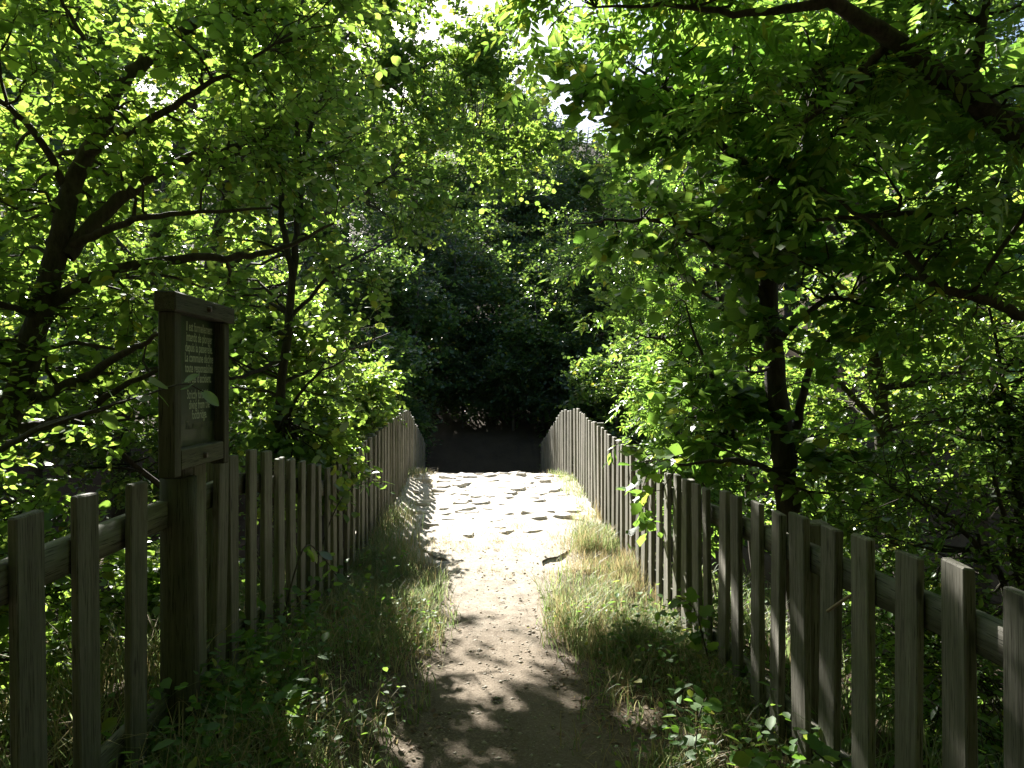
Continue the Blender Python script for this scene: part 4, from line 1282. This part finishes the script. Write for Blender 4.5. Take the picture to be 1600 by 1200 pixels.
ground_leaves('undergrowth', 'low leafy weeds mixed into the shaded verges', 0,
    [(4200, (-1.4, -.25, 1.2, 5.2), left_in), (2600, (.3, 1.5, 1.4, 5.0), right_in), (5000, (-4.5, -1.4, 1.0, 7.0), lambda x, y: .3 + .7 * patch(x, y, 1.2)),
     (3500, (1.4, 4.2, 1.0, 7.0), lambda x, y: .3 + .7 * patch(x, y, 1.2)), (5000, (-10, -1.8, 5, 10), lambda x, y: .5 + .5 * patch(x, y, 1.0)), (5000, (1.8, 10, 5, 10), lambda x, y: .5 + .5 * patch(x, y, 1.0))], .22, .032, M['leaf_weed'], 81)
ground_leaves('undergrowth', 'leafy undergrowth covering the far wooded slope', 0,
    [(16000, (-9, 9, 17.0, 34.0), lambda x, y: (.15 + .85 * patch(x, y, .9)) * (np.abs(x + .1) > sstep(23.5, 20.5, y) * 1.5)), (9000, (-16, 16, 30, 52), lambda x, y: .3 + .7 * patch(x, y, .6)), (9000, (-5, 6, 24, 42), lambda x, y: .5 + .5 * patch(x, y, .8))],
    .55, .15, M['leaf_far'], 85, flat=.6)
ground_leaves('undergrowth', 'broad-leaved weeds standing against the foot of both fences', 0,
    [(900, (-1.4, -.75, 1.4, 6.5), lambda x, y: patch(x, y, 2.2) ** 2), (700, (.85, 1.5, 1.4, 5.2), lambda x, y: patch(x, y, 2.2, 2) ** 2)],
    .32, .06, M['leaf_weed'], 86)
ground_leaves('leaf_litter', 'dead brown leaves and bits scattered on the shaded ground', 0,
    [(2600, (-1.3, 1.3, 1.4, 6.0), lambda x, y: .25 + .75 * sstep(.15, .5, np.abs(x))), (2500, (-4, 4, .5, 7), lambda x, y: .6 + 0 * x), (500, (-1.2, 1.2, 6, 12), lambda x, y: sstep(.5, 1.2, np.abs(x)))],
    .012, .030, M['litter'], 82, flat=1.3, cat='leaf litter')

# pebbles on the path
r = np.random.default_rng(90)
n = 1700
py2 = r.uniform(1.5, 8.3, n)
px2 = xc(py2) + .03 + r.normal(0, .55, n) * path_half(py2)
pz2 = zpath(py2) + .012
ico = np.array([(1, 0, 0), (-1, 0, 0), (0, 1, 0), (0, -1, 0), (0, 0, 1), (0, 0, -1)], float)
icf = np.array([(0, 2, 4), (2, 1, 4), (1, 3, 4), (3, 0, 4), (2, 0, 5), (1, 2, 5), (3, 1, 5), (0, 3, 5)])
sz = .004 + .010 * r.random(n) ** 4
V = np.stack([px2, py2, pz2], -1)[:, None] + ico[None] * sz[:, None, None] * r.uniform(.6, 1.4, (n, 6, 1)) * np.array([1.3, 1.1, .7])
F = (np.arange(n)[:, None, None] * 6 + icf[None]).reshape(-1, 3)
g_ = obj('gravel', np_mesh('gravel', V.reshape(-1, 3), [F], M['gravel']))
tag(g_, 'small pebbles strewn over the trodden path', 'gravel', kind='stuff')

# a few single plants that stand out
def spray(name, label, cat, curve, nleaf, size, shape, mk, seed, group=None):
    r = np.random.default_rng(seed)
    c = catmull(np.array(curve, float), 24)
    base = c[0, :3]
    root = empty(name, tuple(base))
    tag(root, label, cat, group)
    V, F = tubes(c[None], 5)
    obj('stem', np_mesh('stem', V - base, [F], M['bark'], True), root)
    me = leaf_mesh(shape, mk)
    for k in range(nleaf):
        t = .25 + .75 * (k + r.random() * .5) / nleaf
        p = c[min(23, int(t * 23)), :3]
        d0 = norm(c[min(23, int(t * 23) + 1), :3] - c[max(0, int(t * 23) - 1), :3])
        up = norm(np.array([0, 0, 1.]) + r.normal(0, .4, 3))
        sd = norm(np.cross(d0, up)) * (1 if k % 2 else -1)
        d = norm(sd * .8 + d0 * .6 + r.normal(0, .25, 3) + np.array([0, 0, -.25]))
        s_ = norm(np.cross(d, up))
        n_ = np.cross(s_, d)
        l = size * r.uniform(.7, 1.2)
        a, b_, c_ = s_ * l, d * l, n_ * l
        q = p - base + d * l * .2
        o = bpy.data.objects.new('leaf', me)
        link(o, root)
        o.matrix_local = Matrix(((a[0], b_[0], c_[0], q[0]), (a[1], b_[1], c_[1], q[1]), (a[2], b_[2], c_[2], q[2]), (0, 0, 0, 1)))
    return root

spray('bramble', 'dark bramble shoot hanging in front of the left bridge fence', 'bramble',
      [(-1.30, 5.4, .35, .006), (-1.22, 5.55, .62, .005), (-1.15, 5.8, .75, .004), (-1.02, 6.1, .78, .003), (-.93, 6.3, .74, .002)], 16, .10, 'lance', 'leaf_ash', 101)
spray('bramble', 'thin bramble trailing across the shaded left fence near the ground', 'bramble',
      [(-1.2, 3.9, .1, .006), (-1.12, 4.2, .62, .005), (-1.1, 4.6, .50, .004), (-1.08, 5.0, .25, .003), (-1.02, 5.3, .05, .002)], 18, .085, 'round', 'leaf_alder', 102)
spray('vine_shoot', 'sunlit shoot with big pale leaves hanging over the right fence', 'vine',
      [(1.75, 5.6, .75, .006), (1.5, 5.5, 1.05, .005), (1.28, 5.4, 1.02, .004), (1.16, 5.3, .86, .003), (1.12, 5.25, .62, .002)], 15, .125, 'lobed', 'leaf_maple', 103)
spray('vine_shoot', 'leafy shoot poking over the top of the right fence on the bridge', 'vine',
      [(1.8, 7.1, .3, .006), (1.6, 7.0, .85, .005), (1.4, 6.95, 1.08, .004), (1.22, 6.9, 1.0, .003), (1.15, 6.85, .85, .002)], 22, .10, 'lance', 'leaf_ash', 104)
spray('ivy_plant', 'leafy plant climbing the foot of the right fence beside the dry grass', 'plant',
      [(1.28, 4.0, -.1, .005), (1.22, 4.0, .15, .004), (1.18, 4.05, .32, .003), (1.1, 4.1, .38, .002)], 16, .085, 'lobed', 'leaf_weed', 105)
spray('ivy_plant', 'leafy plant at the foot of the nearest right-hand pickets', 'plant',
      [(1.25, 2.2, -.02, .005), (1.2, 2.2, .2, .004), (1.14, 2.25, .36, .003), (1.06, 2.3, .42, .002)], 18, .075, 'lobed', 'leaf_weed', 106)
spray('weed_plant', 'pale-flecked weed in the verge grass to the right of the path', 'plant',
      [(.86, 3.0, -.05, .004), (.88, 3.0, .1, .003), (.9, 3.02, .2, .003), (.94, 3.05, .26, .002)], 20, .06, 'round', 'leaf_weed', 107)

spray('alder_twig', 'alder twig with a few leaves hanging across the notice board', 'twig',
      [P(60, 670, 3.0, .006), P(150, 640, 2.7, .005), P(225, 618, 2.55, .004), P(285, 600, 2.4, .003), P(318, 612, 2.36, .002)], 9, .075, 'round', 'leaf_alder', 108)
# umbel flower in the left verge
fl = empty('umbel_flower', (-.72, 3.05, float(gz(-.72, 3.05))))
tag(fl, 'small white umbel flower in the dark grass left of the path', 'flower')
cv = np.array([[0, 0, 0, .003], [.01, 0, .12, .0025], [.0, .01, .24, .002], [.01, .01, .33, .0015]])
V, F = tubes(catmull(cv, 10)[None], 5)
obj('stem', np_mesh('stem', V, [F], M['grass'], True), fl)
for k in range(12):
    a, q = k * 2.4, .008 * math.sqrt(k) * 1.3
    tip = (.01 + math.cos(a) * q * 1.2, .01 + math.sin(a) * q * 1.2, .35 - q * .2)
    V, F = tubes(np.array([[[.01, .01, .32, .0008], [*tip, .0008]]]), 3)
    V2 = np.array(tip) + ico * .0055 * np.array([1, 1, .6])
    obj('floret', np_mesh('floret', np.vstack([V2]), [icf], M['flower']), fl)
# dry stick caught between pickets
c = np.array([P(1305, 955, 2.72, .006), P(1335, 935, 2.62, .006), P(1355, 925, 2.55, .005), P(1378, 918, 2.55, .003)])
c[:, 0] -= .03
cc = catmull(c, 14)
base = cc[0, :3]
V, F = tubes(cc[None], 6)
o = obj('dry_stick', np_mesh('dry_stick', V - base, [F], M['twig'], True), None, tuple(base))
tag(o, 'broken pale stick caught between two right-hand pickets', 'stick')
print('STONES', n_st, 'LEAVES', [(t.name, t.get('n_leaves')) for t in TREES], 'TRIS', sum(len(me.loops) - 2 * len(me.polygons) for me in bpy.data.meshes))
